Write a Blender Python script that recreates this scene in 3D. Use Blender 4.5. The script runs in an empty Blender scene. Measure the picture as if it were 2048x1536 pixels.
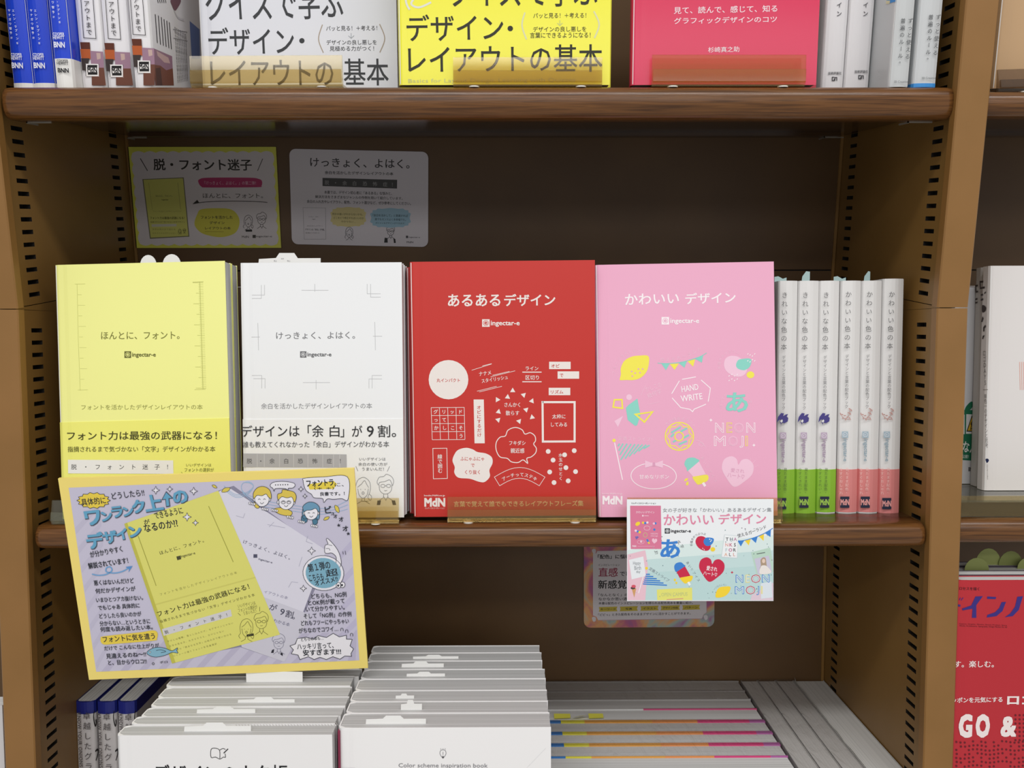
import bpy, bmesh, math, random
from mathutils import Vector, Matrix
random.seed(7)
SC = bpy.context.scene
COL = SC.collection
# ------------------------------------------------------------------ camera
F_PX, YAW, PIT, ROL, AL = 1707.0, .0051, .1932, -.0009, .1286
CAMP = Vector((.0283, -.835, .0879))
_fw = Vector((math.sin(YAW)*math.cos(PIT), math.cos(YAW)*math.cos(PIT), -math.sin(PIT)))
_rt0 = Vector((math.cos(YAW), -math.sin(YAW), 0)); _up0 = _rt0.cross(_fw)
_rt = math.cos(ROL)*_rt0 + math.sin(ROL)*_up0
_up = -math.sin(ROL)*_rt0 + math.cos(ROL)*_up0
cd = bpy.data.cameras.new('camera'); co = bpy.data.objects.new('camera', cd); COL.objects.link(co)
cd.sensor_width = 36; cd.lens = F_PX*36/2048; cd.clip_start = .01; cd.clip_end = 50
co.matrix_world = Matrix(((_rt.x, _up.x, -_fw.x, CAMP.x), (_rt.y, _up.y, -_fw.y, CAMP.y), (_rt.z, _up.z, -_fw.z, CAMP.z), (0, 0, 0, 1)))
SC.camera = co
# ------------------------------------------------------------------ world, lights, exposure
w = bpy.data.worlds.new('world'); SC.world = w; w.use_nodes = True
w.node_tree.nodes['Background'].inputs[0].default_value = (1, .98, .96, 1)
w.node_tree.nodes['Background'].inputs[1].default_value = .50
def area(name, loc, target, sx, sy, power, col):
    l = bpy.data.lights.new(name, 'AREA'); l.shape = 'RECTANGLE'; l.size = sx; l.size_y = sy; l.energy = power; l.color = col
    o = bpy.data.objects.new(name, l); COL.objects.link(o); o.location = loc
    o.rotation_euler = (Vector(target)-Vector(loc)).to_track_quat('-Z', 'Y').to_euler(); return o
area('ceiling_tube_light', (.3, -1.05, 1.55), (.3, -1.05, 0), 2.6, .22, 26, (1, .985, .965))
area('ceiling_tube_light', (-.4, -2.6, 1.6), (-.4, -2.6, 0), 3.4, .3, 24, (1, .985, .965))
area('ceiling_tube_light', (.2, -4.6, 1.6), (.2, -4.6, 0), 5.0, 1.6, 75, (1, .985, .97))
SC.view_settings.view_transform = 'Standard'; SC.view_settings.look = 'None'
SC.view_settings.gamma = 1; SC.view_settings.use_curve_mapping = False; SC.view_settings.exposure = -0.04

# ------------------------------------------------------------------ frames
X = Vector((1, 0, 0)); VD = Vector((0, math.cos(AL), -math.sin(AL))); VU = Vector((0, math.sin(AL), math.cos(AL)))
UP = Matrix.Identity(3)                                   # upper rack frame (x, depth, height)
LO = Matrix((X, VD, VU)).transposed()                     # lower rack leans back
def ray(px, py): return _fw + _rt*((px-1024)/F_PX) - _up*((py-768)/F_PX)
def hit(px, py, P, n):
    r = ray(px, py); return CAMP + r*((P-CAMP).dot(n)/r.dot(n))
def fd(M, px, py, d): n = M @ Vector((0, 1, 0)); return M.transposed() @ hit(px, py, n*d, n)
def fz(M, px, py, z): n = M @ Vector((0, 0, 1)); return M.transposed() @ hit(px, py, n*z, n)
def pose(M, x, d, z, lean=0, yaw=0, roll=0):
    u = Vector((math.cos(yaw), math.sin(yaw), 0)); back = Vector((-math.sin(yaw), math.cos(yaw), 0))
    v = math.cos(lean)*Vector((0, 0, 1)) + math.sin(lean)*back
    u, v = math.cos(roll)*u + math.sin(roll)*v, -math.sin(roll)*u + math.cos(roll)*v
    u, v, O = M @ u, M @ v, M @ Vector((x, d, z)); b = v.cross(u)
    return Matrix(((u.x, b.x, v.x, O.x), (u.y, b.y, v.y, O.y), (u.z, b.z, v.z, O.z), (0, 0, 0, 1)))

# ------------------------------------------------------------------ materials
def lin(h):
    h = h.lstrip('#'); c = [int(h[i:i+2], 16)/255 for i in (0, 2, 4)]
    return tuple(x/12.92 if x <= .04045 else ((x+.055)/1.055)**2.4 for x in c) + (1,)
MATS = {}
def mat(h, rough=.55, spec=.4, coat=0):
    k = (h, rough, spec, coat)
    if k not in MATS:
        m = bpy.data.materials.new('print_'+h.lstrip('#')); m.use_nodes = True
        b = m.node_tree.nodes['Principled BSDF']; b.inputs['Base Color'].default_value = lin(h)
        b.inputs['Roughness'].default_value = rough; b.inputs['Specular IOR Level'].default_value = spec
        b.inputs['Coat Weight'].default_value = coat; b.inputs['Coat Roughness'].default_value = .12
        MATS[k] = m
    return MATS[k]
def newmat(name):
    m = bpy.data.materials.new(name); m.use_nodes = True; nt = m.node_tree
    return m, nt, nt.nodes['Principled BSDF']
def tex(nt, scale3, scale, detail=4, kind='ShaderNodeTexNoise'):
    tc = nt.nodes.new('ShaderNodeTexCoord'); mp = nt.nodes.new('ShaderNodeMapping'); mp.inputs['Scale'].default_value = scale3
    n = nt.nodes.new(kind); n.inputs['Scale'].default_value = scale
    if 'Detail' in n.inputs: n.inputs['Detail'].default_value = detail
    nt.links.new(tc.outputs['Object'], mp.inputs[0]); nt.links.new(mp.outputs[0], n.inputs['Vector']); return n
def ramp(nt, src, stops):
    r = nt.nodes.new('ShaderNodeValToRGB'); e = r.color_ramp.elements
    while len(e) < len(stops): e.new(.5)
    for i, (p, c) in enumerate(stops): e[i].position = p; e[i].color = lin(c)
    nt.links.new(src, r.inputs[0]); return r
def bump(nt, b, src, s, dist=.001):
    n = nt.nodes.new('ShaderNodeBump'); n.inputs['Strength'].default_value = s; n.inputs['Distance'].default_value = dist
    nt.links.new(src, n.inputs['Height']); nt.links.new(n.outputs[0], b.inputs['Normal'])
# wood of the shelf nosing: grain runs along x
WOOD, nt, b = newmat('walnut_veneer')
n1 = tex(nt, (1.5, 44, 44), 9, 10); n1.inputs['Distortion'].default_value = .5
r = ramp(nt, n1.outputs['Fac'], [(.30, '472b14'), (.5, '64401f'), (.60, '704925'), (.74, '523419')])
nt.links.new(r.outputs[0], b.inputs['Base Color']); b.inputs['Roughness'].default_value = .26; b.inputs['Specular IOR Level'].default_value = .42
n2 = tex(nt, (6, 130, 130), 5, 3); bump(nt, b, n2.outputs['Fac'], .25, .0004)
# tan painted steel
def paint(name, c1, c2, rough=.5):
    m, nt, b = newmat(name); n = tex(nt, (1, 1, 1), 9, 5); r = ramp(nt, n.outputs['Fac'], [(.35, c1), (.7, c2)])
    nt.links.new(r.outputs[0], b.inputs['Base Color']); b.inputs['Roughness'].default_value = rough
    n2 = tex(nt, (1, 1, 1), 900, 2); bump(nt, b, n2.outputs['Fac'], .12, .0003); return m
STEEL = paint('tan_painted_steel', '86602e', '916836', .46)
PANEL = paint('tan_painted_panel', '82602f', '8c6937', .42)
BACK = paint('brown_back_panel', '573d1f', '614625', .5)
GAP_SHADE = paint('dark_gap_shade', '120c06', '1a120a', .8)  # near-black paint puts the shade of the hollow slots into the colour
DECK = paint('brown_shelf_deck', '3c2917', '48321e', .16)
def pages(name, axis, c1='c6c5c3', c2='ececeb'):
    m, nt, b = newmat(name); s = [1.5, 1.5, 1.5]; s[axis] = 1500
    n = tex(nt, tuple(s), 1, 3); r = ramp(nt, n.outputs['Fac'], [(.3, c1), (.6, c2)])
    nt.links.new(r.outputs[0], b.inputs['Base Color']); b.inputs['Roughness'].default_value = .8
    b.inputs['Specular IOR Level'].default_value = .15; return m
PAGES_Y = pages('page_edges_y', 1); PAGES_X = pages('page_edges_x', 0)
GREYP_Y = pages('grey_page_edges_y', 1, 'bab7b4', 'd3d1ce'); PAGES_T = pages('page_tops', 1, '9b9a99', 'c6c6c6')
def schlick(nt, f0=.04):
    lw = nt.nodes.new('ShaderNodeLayerWeight'); lw.inputs['Blend'].default_value = .5
    p = nt.nodes.new('ShaderNodeMath'); p.operation = 'POWER'; p.inputs[1].default_value = 5
    q = nt.nodes.new('ShaderNodeMath'); q.operation = 'MULTIPLY_ADD'; q.inputs[1].default_value = 1-f0; q.inputs[2].default_value = f0
    nt.links.new(lw.outputs['Facing'], p.inputs[0]); nt.links.new(p.outputs[0], q.inputs[0]); return lw, q
def wrapmat():
    m = bpy.data.materials.new('shrink_film'); m.use_nodes = True; nt = m.node_tree; nt.nodes.clear()
    out = nt.nodes.new('ShaderNodeOutputMaterial'); mx = nt.nodes.new('ShaderNodeMixShader'); tr = nt.nodes.new('ShaderNodeBsdfTransparent')
    gl = nt.nodes.new('ShaderNodeBsdfGlossy'); gl.inputs['Roughness'].default_value = .14
    tr.inputs[0].default_value = (.97, .965, .965, 1); lw, fr = schlick(nt, .06)
    n = tex(nt, (95, 30, 95), 1.0, 5); n.inputs['Distortion'].default_value = 1.2
    bp = nt.nodes.new('ShaderNodeBump'); bp.inputs['Strength'].default_value = .6; bp.inputs['Distance'].default_value = .004
    nt.links.new(n.outputs['Fac'], bp.inputs['Height'])
    nt.links.new(bp.outputs[0], gl.inputs['Normal']); nt.links.new(bp.outputs[0], lw.inputs['Normal'])
    nt.links.new(fr.outputs[0], mx.inputs[0]); nt.links.new(tr.outputs[0], mx.inputs[1]); nt.links.new(gl.outputs[0], mx.inputs[2])
    nt.links.new(mx.outputs[0], out.inputs[0]); return m
WRAP = wrapmat()
def acrylic(name, tint, milk, mcol):
    m = bpy.data.materials.new(name); m.use_nodes = True; nt = m.node_tree; nt.nodes.clear()
    out = nt.nodes.new('ShaderNodeOutputMaterial'); mx = nt.nodes.new('ShaderNodeMixShader'); m2 = nt.nodes.new('ShaderNodeMixShader')
    tr = nt.nodes.new('ShaderNodeBsdfTransparent'); tr.inputs[0].default_value = lin(tint)
    df = nt.nodes.new('ShaderNodeBsdfDiffuse'); df.inputs[0].default_value = lin(mcol)
    gl = nt.nodes.new('ShaderNodeBsdfGlossy'); gl.inputs['Roughness'].default_value = .06
    lw, fr = schlick(nt, .045)
    m2.inputs[0].default_value = milk
    nt.links.new(tr.outputs[0], m2.inputs[1]); nt.links.new(df.outputs[0], m2.inputs[2])
    nt.links.new(fr.outputs[0], mx.inputs[0]); nt.links.new(m2.outputs[0], mx.inputs[1]); nt.links.new(gl.outputs[0], mx.inputs[2])
    nt.links.new(mx.outputs[0], out.inputs[0]); return m
GOLD = acrylic('amber_acrylic', 'f8f0d8', .075, 'b39a62')
CLEAR = acrylic('clear_acrylic', 'f2f3ea', .04, 'd8dccf')
SMOKE = acrylic('smoked_acrylic', 'd8cfc4', .10, '8a8076')
def gradmat(name, axis, stops, rough=.5, scale=1.0, off=0.0, noise=0.0):
    m, nt, b = newmat(name); tc = nt.nodes.new('ShaderNodeTexCoord'); sp = nt.nodes.new('ShaderNodeSeparateXYZ')
    nt.links.new(tc.outputs['Object'], sp.inputs[0]); ma = nt.nodes.new('ShaderNodeMath'); ma.operation = 'MULTIPLY_ADD'
    nt.links.new(sp.outputs[axis], ma.inputs[0]); ma.inputs[1].default_value = scale; ma.inputs[2].default_value = off
    src = ma.outputs[0]
    r = ramp(nt, src, stops); nt.links.new(r.outputs[0], b.inputs['Base Color']); b.inputs['Roughness'].default_value = rough; return m

# ------------------------------------------------------------------ mesh helpers
def mesh(name, verts, faces, mats, parent=None, mw=None, midx=None, smooth=False):
    me = bpy.data.meshes.new(name); me.from_pydata([tuple(v) for v in verts], [], faces)
    for m in (mats if isinstance(mats, (list, tuple)) else [mats]): me.materials.append(m)
    if midx: me.polygons.foreach_set('material_index', midx)
    if smooth: me.polygons.foreach_set('use_smooth', [True]*len(me.polygons))
    me.update(); o = bpy.data.objects.new(name, me); COL.objects.link(o)
    if parent is not None: o.parent = parent
    if mw is not None: o.matrix_world = mw
    return o
def empty(name, mw, label=None, cat=None, group=None):
    o = bpy.data.objects.new(name, None); COL.objects.link(o); o.empty_display_size = .02; o.matrix_world = mw
    if label: tag(o, label, cat, group)
    return o
def tag(o, label, cat, group=None):
    o['label'] = label; o['category'] = cat
    if group: o['group'] = group
class MB:
    def __init__(s): s.v = []; s.f = []; s.m = []
    def add(s, v, f, mi=0):
        n = len(s.v); s.v += v; s.f += [[i+n for i in q] for q in f]; s.m += [mi]*len(f)
    def box(s, x0, x1, y0, y1, z0, z1, mi=0):
        s.add([(x0, y0, z0), (x1, y0, z0), (x1, y1, z0), (x0, y1, z0), (x0, y0, z1), (x1, y0, z1), (x1, y1, z1), (x0, y1, z1)],
              [[0, 3, 2, 1], [4, 5, 6, 7], [0, 1, 5, 4], [1, 2, 6, 5], [2, 3, 7, 6], [3, 0, 4, 7]], mi)
    def ext_z(s, prof, z0, z1, mi=0):                     # closed profile in xy pulled along z
        n = len(prof); s.add([(x, y, z0) for x, y in prof]+[(x, y, z1) for x, y in prof],
              [[i, (i+1) % n, n+(i+1) % n, n+i] for i in range(n)]+[list(range(n))[::-1], list(range(n, 2*n))], mi)
    def ext_x(s, prof, x0, x1, mi=0):                     # closed profile in yz pulled along x
        n = len(prof); s.add([(x0, y, z) for y, z in prof]+[(x1, y, z) for y, z in prof],
              [[i, (i+1) % n, n+(i+1) % n, n+i] for i in range(n)]+[list(range(n))[::-1], list(range(n, 2*n))], mi)
    def build(s, name, mats, parent=None, mw=None, smooth=False, fix=True):
        o = mesh(name, s.v, s.f, mats, parent, mw, s.m, smooth)
        if fix:
            b = bmesh.new(); b.from_mesh(o.data); bmesh.ops.recalc_face_normals(b, faces=b.faces); b.to_mesh(o.data); b.free()
        return o
def boxo(name, m, parent, *b):
    q = MB(); q.box(*b); return q.build(name, m, parent)

# ------------------------------------------------------------------ lettering
_GC = {}
def glyphs(s, bold=0.0, sp=1.0):
    k = (s, bold, sp)
    if k not in _GC:
        cu = bpy.data.curves.new('t', 'FONT'); cu.body = s; cu.size = 1; cu.resolution_u = 2; cu.offset = min(bold, 0); cu.space_character = sp
        o = bpy.data.objects.new('t', cu); me = o.to_mesh()
        v = [(p.co.x, p.co.y, 0.0) for p in me.vertices]; f = [list(p.vertices) for p in me.polygons]
        o.to_mesh_clear(); bpy.data.objects.remove(o); bpy.data.curves.remove(cu)
        if bold > 0:                                     # heavier strokes: the letter printed four times, a hair apart
            n = len(v); V0 = v; F0 = f; v = []; f = []; b = bold*.62
            sh = [(b, b*.8), (-b, b*.8), (-b, -b*.8), (b, -b*.8)]
            if bold > .034: sh += [(0, 0), (b, 0), (-b, 0), (0, b*.8), (0, -b*.8)]
            for i, (ax, ay) in enumerate(sh):
                v += [(p[0]+ax, p[1]+ay, i*2.2e-6) for p in V0]; f += [[q+i*n for q in g] for g in F0]
        _GC[k] = (v, f)
    return _GC[k]
def catmull(P, closed=True, n=6):
    out = []; L = len(P); rng = range(L) if closed else range(L-1)
    for i in rng:
        g = (lambda j: P[j % L]) if closed else (lambda j: P[max(0, min(L-1, j))])
        p0, p1, p2, p3 = g(i-1), g(i), g(i+1), g(i+2)
        for k in range(n):
            t = k/n
            out.append(tuple(.5*((2*p1[a])+(-p0[a]+p2[a])*t+(2*p0[a]-5*p1[a]+4*p2[a]-p3[a])*t*t+(-p0[a]+3*p1[a]-3*p2[a]+p3[a])*t**3) for a in (0, 1)))
    if not closed: out.append(tuple(P[-1]))
    return out
class Canvas:
    """flat print lying on one real surface of a thing: local origin o, right u, up v"""
    def __init__(s, root, o=(0, 0, 0), u=(1, 0, 0), v=(0, 0, 1), base=0.00008, rough=.55, on=None):
        s.par = next((c for c in root.children if on and c.name.startswith(on)), root)
        s.root = root; s.o = Vector(o); s.u = Vector(u); s.v = Vector(v); s.n = s.u.cross(s.v); s.mb = MB(); s.mats = []; s.keys = {}
        s.base = base; s.step = .00004; s.lay0 = 0; s.rough = rough
        mw = root.matrix_world; R = mw.to_3x3(); s.P = mw @ s.o; s.U = R @ s.u; s.V = R @ s.v; s.N = R @ s.n; s.org(0, 0, 1)
    def org(s, ox, oy, k): s.ox, s.oy, s.k = ox, oy, k; return s
    def uv(s, p):
        h = hit(s.ox+p[0]/s.k, s.oy+p[1]/s.k, s.P, s.N) - s.P; return (h.dot(s.U), h.dot(s.V))
    def mi(s, c):
        if c not in s.keys: s.keys[c] = len(s.mats); s.mats.append(mat(c, s.rough, .3))
        return s.keys[c]
    def put(s, uvs, faces, c, lay):
        s.seq = (getattr(s, 'seq', 0)+1) % 12
        off = s.base + s.step*(lay+s.lay0) + 1.6e-6*s.seq
        s.mb.add([tuple(s.o + s.u*q[0] + s.v*q[1] + s.n*(off+(q[2] if len(q) > 2 else 0))) for q in uvs], faces, s.mi(c))
    def poly(s, pts, c, lay=0, raw=False):
        q = list(pts) if raw else [s.uv(p) for p in pts]
        A = sum(q[i][0]*q[(i+1) % len(q)][1]-q[(i+1) % len(q)][0]*q[i][1] for i in range(len(q)))
        if A < 0: q = q[::-1]
        s.put(q, [list(range(len(q)))], c, lay)
    def rect(s, x0, y0, x1, y1, c, lay=0): s.poly([(x0, y0), (x1, y0), (x1, y1), (x0, y1)], c, lay)
    def blob(s, pts, c, lay=0, edge=None, w=2): 
        q = catmull(pts); s.poly(q, c, lay)
        if edge: s.line(q, w, edge, lay+1, True)
    def ell(s, cx, cy, rx, ry, c, lay=0, edge=None, w=2, rot=0, n=28):
        q = []
        for i in range(n):
            a = 2*math.pi*i/n; x, y = rx*math.cos(a), ry*math.sin(a); q.append((cx+x*math.cos(rot)-y*math.sin(rot), cy+x*math.sin(rot)+y*math.cos(rot)))
        if c: s.poly(q, c, lay)
        if edge: s.line(q, w, edge, lay+1, True)
    def line(s, pts, w, c, lay=1, closed=False):
        q = [s.uv(p) for p in pts]; a = s.uv((pts[0][0]+10, pts[0][1])); m = math.dist(a, q[0])/10*w/2
        q = [p for i, p in enumerate(q) if i == 0 or math.dist(p, q[i-1]) > 1e-6]
        n = len(q)
        if n < 2: return
        L = []; R_ = []
        for i in range(n):
            p0 = q[i-1] if (i > 0 or closed) else q[i]; p2 = q[(i+1) % n] if (i < n-1 or closed) else q[i]
            d0 = Vector((q[i][0]-p0[0], q[i][1]-p0[1])); d1 = Vector((p2[0]-q[i][0], p2[1]-q[i][1]))
            if d0.length < 1e-9: d0 = d1
            if d1.length < 1e-9: d1 = d0
            d0.normalize(); d1.normalize(); t = (d0+d1)
            if t.length < .2: t = d1.copy()
            t.normalize(); nn = Vector((-t.y, t.x)); k = m/max(.45, nn.dot(Vector((-d1.y, d1.x))))
            L.append((q[i][0]+nn.x*k, q[i][1]+nn.y*k)); R_.append((q[i][0]-nn.x*k, q[i][1]-nn.y*k))
        f = [[i, n+i, n+(i+1) % n, (i+1) % n] for i in range(n if closed else n-1)]
        s.put(L+R_, f, c, lay)
    def curve(s, pts, w, c, lay=1, closed=False, n=6): s.line(catmull(pts, closed, n), w, c, lay, closed)
    def t(s, txt, xl, xr, yt, yb, c, dy=0, bold=0, lay=2, sp=1.0):      # a line of lettering fitted to a box
        v, f = glyphs(txt, bold, sp)
        if not v: return
        x0 = min(p[0] for p in v); x1 = max(p[0] for p in v); y0 = min(p[1] for p in v); y1 = max(p[1] for p in v)
        A = Vector(s.uv((xl, yb))); B = Vector(s.uv((xr, yb+dy))); W = (B-A).length; d = (B-A)/W; e = Vector((-d.y, d.x))
        H = (yb-yt)*W/math.dist((xl, yb), (xr, yb+dy)); kx = W/(x1-x0); ky = H/(y1-y0)
        s.put([tuple(A + d*((p[0]-x0)*kx) + e*((p[1]-y0)*ky))+(p[2],) for p in v], f, c, lay)
    def rt(s, txt, a, b, c, bold=0, lay=2, sp=1.0, k=1.0):              # lettering running from px a to px b
        v, f = glyphs(txt, bold, sp); A = Vector(s.uv(a)); B = Vector(s.uv(b)); W = (B-A).length; d = (B-A)/W; e = Vector((-d.y, d.x)); kx = W/max(p[0] for p in v)
        s.put([tuple(A+d*(p[0]*kx)+e*(p[1]*kx*k))+(p[2],) for p in v], f, c, lay)
    def ch(s, c1, cx, cy, size, c, rot=0, bold=0, lay=2, sy=1.0):       # one character centred, em size in px, rot clockwise
        v, f = glyphs(c1, bold); a = s.uv((cx, cy)); b = s.uv((cx+size, cy)); m = math.dist(a, b)
        dx, dy = (b[0]-a[0])/m, (b[1]-a[1])/m; cr, sr = math.cos(-rot), math.sin(-rot); ux, uy = dx*cr-dy*sr, dx*sr+dy*cr
        w_ = (max(p[0] for p in v) if ord(c1[0]) < 256 else 1.0) if v else 1
        s.put([(a[0]+((p[0]-w_/2)*ux-(p[1]-.38)*sy*uy)*m, a[1]+((p[0]-w_/2)*uy+(p[1]-.38)*sy*ux)*m, p[2]) for p in v], f, c, lay)
    def vt(s, txt, xa, ya, xb, yb, size, c, bold=0, lay=2, sy=1.0):     # column of upright characters
        n = len(txt)
        for i, q in enumerate(txt):
            k = (i+.5)/n; x, y = xa+(xb-xa)*k, ya+(yb-ya)*k
            if q == ' ': continue
            rot = math.pi/2 if q in 'ー—-' else 0
            if q in '。、': x += size*.3; y -= size*.35
            s.ch(q, x, y, size, c, rot, bold, lay, sy)
    def arc(s, txt, cx, cy, rx, ry, a0, a1, size, c, bold=0, lay=2, turn=True):  # degrees, clockwise from right
        n = len(txt)
        for i, q in enumerate(txt):
            a = math.radians(a0+(a1-a0)*(i+.5)/n)
            s.ch(q, cx+rx*math.cos(a), cy+ry*math.sin(a), size, c, (a+math.pi/2) if turn else 0, bold, lay)
    def build(s, name, label=None):
        if not s.mb.f: return None
        o = s.mb.build(name, s.mats, s.par, fix=False)
        if label: o['label'] = label
        s.mb = MB(); s.mats = []; s.keys = {}
        return o

# ------------------------------------------------------------------ books
def prof_face(w, t, e=0.0, c=.0007, hinge=.0005):        # cover wrapping a face-out book, spine at left
    r = min(.0035, t*.3)
    out = [(w+e*.0, 0-e), (.013, 0-e), (.009, hinge*.6-e), (.005, hinge*.3-e), (r, 0-e+.0002), (r*.3-e, r*.3), (-e, r), (-e, t-r), (r*.3-e, t-r*.3), (r, t+e), (w, t+e)]
    inn = [(w, t-c), (.006, t-c), (c+.0006, t-r), (c+.0006, r+.001), (.006, c+hinge), (.013, c), (w, c)]
    return out+inn
def prof_spine(t, dep, e=0.0, c=.0005, bow=.0012):       # cover wrapping a spine-out book
    r = min(.004, t*.28)
    pts = [(-e, dep), (-e, r), (r*.3-e*.7, r*.3-e*.7), (r, -e)]
    for k in range(1, 4): pts.append((r+(t-2*r)*k/4, -e-bow*math.sin(math.pi*k/4)*.5))
    pts += [(t-r, -e), (t-r*.3+e*.7, r*.3-e*.7), (t+e, r), (t+e, dep)]
    return pts+[(t-c, dep), (t-c, r+.001), (t-r, c+.001), (r, c+.001), (c, r+.001), (c, dep)]
def face_book(name, label, M, x, d, z, w, h, t, color, lean=0, yaw=0, roll=0, group=None, pm=None, rough=.42, band=None, coat=0, slips=(), ins=.0008, c=.0006):
    r = empty(name, pose(M, x, d, z, lean, yaw, roll), label, 'book', group)
    q = MB(); q.ext_z(prof_face(w, t, 0, c), 0, h); q.build('cover', mat(color, rough, .4, coat), r)
    boxo('page_block', pm or PAGES_Y, r, c+.0007, w-ins*.6, c+.0001, t-c-.0001, ins, h-ins)
    if band:
        q = MB(); q.ext_z(prof_face(w, t, .0005), 0, band[0]); q.build('paper_band', mat(band[1], .45), r)
    for (sx, sw, sh, sd, kind) in slips: slip(r, sx, sd, h-.002, sw, sh, kind)
    return r
def slip(r, x, y, z, w, h, kind='round', col='eeeeec'):
    if kind == 'round': pts = [(x+w/2-w/2*math.cos(a*math.pi/10), z+.002+h*math.sin(a*math.pi/10)) for a in range(11)]+[(x+w, z-.02), (x, z-.02)]
    elif kind == 'flat': pts = [(x, z+h), (x+w, z+h*.9), (x+w, z-.02), (x, z-.02)]
    else:
        hw = w*.27; cx = x+w*.46
        pts = [(x+w*.05, z+h*.55), (cx-hw*.55, z+h*.62), (cx-hw*.35, z+h), (cx+hw*.5, z+h), (cx+hw*.7, z+h*.6), (x+w, z+h*.6), (x+w, z-.02), (x, z-.02)]
    q = MB(); n = len(pts)
    q.add([(a, y, b) for a, b in pts]+[(a, y+.0004, b) for a, b in pts], [list(range(n)), list(range(n, 2*n))[::-1]]+[[i, (i+1) % n, n+(i+1) % n, n+i] for i in range(n)])
    return q.build('sales_slip', mat(col, .6), r)
def spine_book(name, label, M, x, d, z, t, h, dep, color, lean=0, yaw=0, roll=0, group=None, rough=.42, band=None, bow=.0012, coat=0):
    r = empty(name, pose(M, x, d, z, lean, yaw, roll), label, 'book', group)
    q = MB(); q.ext_z(prof_spine(t, dep, bow=bow), 0, h); q.build('cover', mat(color, rough, .4, coat), r, smooth=False)
    boxo('page_block', PAGES_X, r, .0006, t-.0006, .0020, dep-.001, .0006, h-.0006)
    if band:
        q = MB(); q.ext_z(prof_spine(t, dep, .0004, bow=bow), band[0], band[1]); q.build('paper_band', mat(band[2], .42), r)
    return r
def stand(label, M, x0, x1, d, z, lean=0.1, roll=0, hgt=.0262, m=None, depth=.055, group=None, yaw=0):
    """bent acrylic book stand: base plate, front lip with a label channel, rear support, feet"""
    w = x1-x0; r = empty('display_stand', pose(M, x0, d, z, 0, yaw, roll), label, 'book stand', group)
    m = m or GOLD; T = .0022; sl = math.tan(lean)
    q = MB(); q.ext_x([(-.0035, .0006), (depth, .0006), (depth, .0006+T), (-.0035, .0006+T)], 0, w); q.build('base_plate', m, r)
    q = MB(); q.ext_x([(-.0064, .0006), (-.0042, .0006), (-.0040+.002, .004), (-.0030+hgt*sl, hgt), (-.0052+hgt*sl, hgt), (-.0075, .0060)], 0, w); q.build('front_lip', m, r)
    z1 = hgt*.52
    q = MB(); q.ext_x([(-.0100, .0048), (-.0085, .0036), (-.0070, .0050), (-.0076+z1*sl, z1), (-.0092+z1*sl, z1+.0006)], .0006, w-.0006); q.build('label_channel', m, r)
    q = MB(); q.ext_x([(depth-T, .003), (depth, .003), (depth+.10*sl, .10), (depth-T+.10*sl, .10)], w*.2, w*.8); q.build('rear_support', m, r)
    for fx in (w*.14, w*.86):
        q = MB(); q.ext_z([(fx+.005*math.cos(a*math.pi/6), -.0035+.005*math.sin(a*math.pi/6)) for a in range(12)], 0, .0012); q.build('foot', mat('e6e4dc', .3), r)
    return r
def card(name, label, mw, w, h, color, t=.0008, r=0.0, cat='sign'):
    o = empty(name, mw, label, cat); pts = []
    if r:
        for cx, cy, a0 in ((w-r, r, -90), (w-r, h-r, 0), (r, h-r, 90), (r, r, 180)):
            for k in range(6): a = math.radians(a0+18*k); pts.append((cx+r*math.cos(a), cy+r*math.sin(a)))
    else: pts = [(0, 0), (w, 0), (w, h), (0, h)]
    n = len(pts); q = MB()
    q.add([(a, 0, b) for a, b in pts]+[(a, t, b) for a, b in pts], [list(range(n)), list(range(n, 2*n))[::-1]]+[[i, n+i, n+(i+1) % n, (i+1) % n] for i in range(n)])
    q.build('board', mat(color, .4, .4), o); return o
def logo_e(cv, x, y, s, fg, bg, xr, h=None, tc=None, bold=.035):   # square e mark and the name beside it
    cv.rect(x, y, x+s, y+s, fg, 1); cv.ell(x+s/2, y+s/2, s*.34, s*.34, None, 1, bg, s*.06); cv.t('e', x+s*.3, x+s*.7, y+s*.3, y+s*.7, bg, 0, .03, 3)
    cv.t('ingectar-e', x+s*1.15, xr, y+s*.2, y+s*1.0, tc or fg, 0, bold, 2)

# ================================================================== bookcase frames
HW = .4578                                               # half width between slotted panels
PITCH = .0126
def slotted(name, M, xs, face, z0, z1, cols, zlist, parent, d0=.010, d1=.2925):
    """sheet at x=xs looking towards face (-1/+1) with real slots let into it; thickness goes the other way"""
    ys = [d0]
    for a, b in cols: ys += [a, b]
    ys += [d1]; zl = sorted(zlist); zs = [z0]
    for z in zl: zs += [z-.0022, z+.0022]
    zs += [z1]; q = MB(); idx = {}
    def V(i, j):
        if (i, j) not in idx: idx[(i, j)] = len(q.v); q.v.append((xs, ys[i], zs[j]))
        return idx[(i, j)]
    th = -face*.0072
    for i in range(len(ys)-1):
        for j in range(len(zs)-1):
            if i % 2 == 1 and j % 2 == 1:
                a = [V(i, j), V(i+1, j), V(i+1, j+1), V(i, j+1)]; n = len(q.v)
                q.v += [(xs+th, q.v[k][1], q.v[k][2]) for k in a]
                for k in range(4): q.f.append([a[k], a[(k+1) % 4], n+(k+1) % 4, n+k]); q.m.append(1)
                q.f.append([n, n+1, n+2, n+3]); q.m.append(1)
            else: q.f.append([V(i, j), V(i+1, j), V(i+1, j+1), V(i, j+1)]); q.m.append(0)
    return q.build(name, [PANEL, GAP_SHADE], parent, fix=False)
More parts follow.
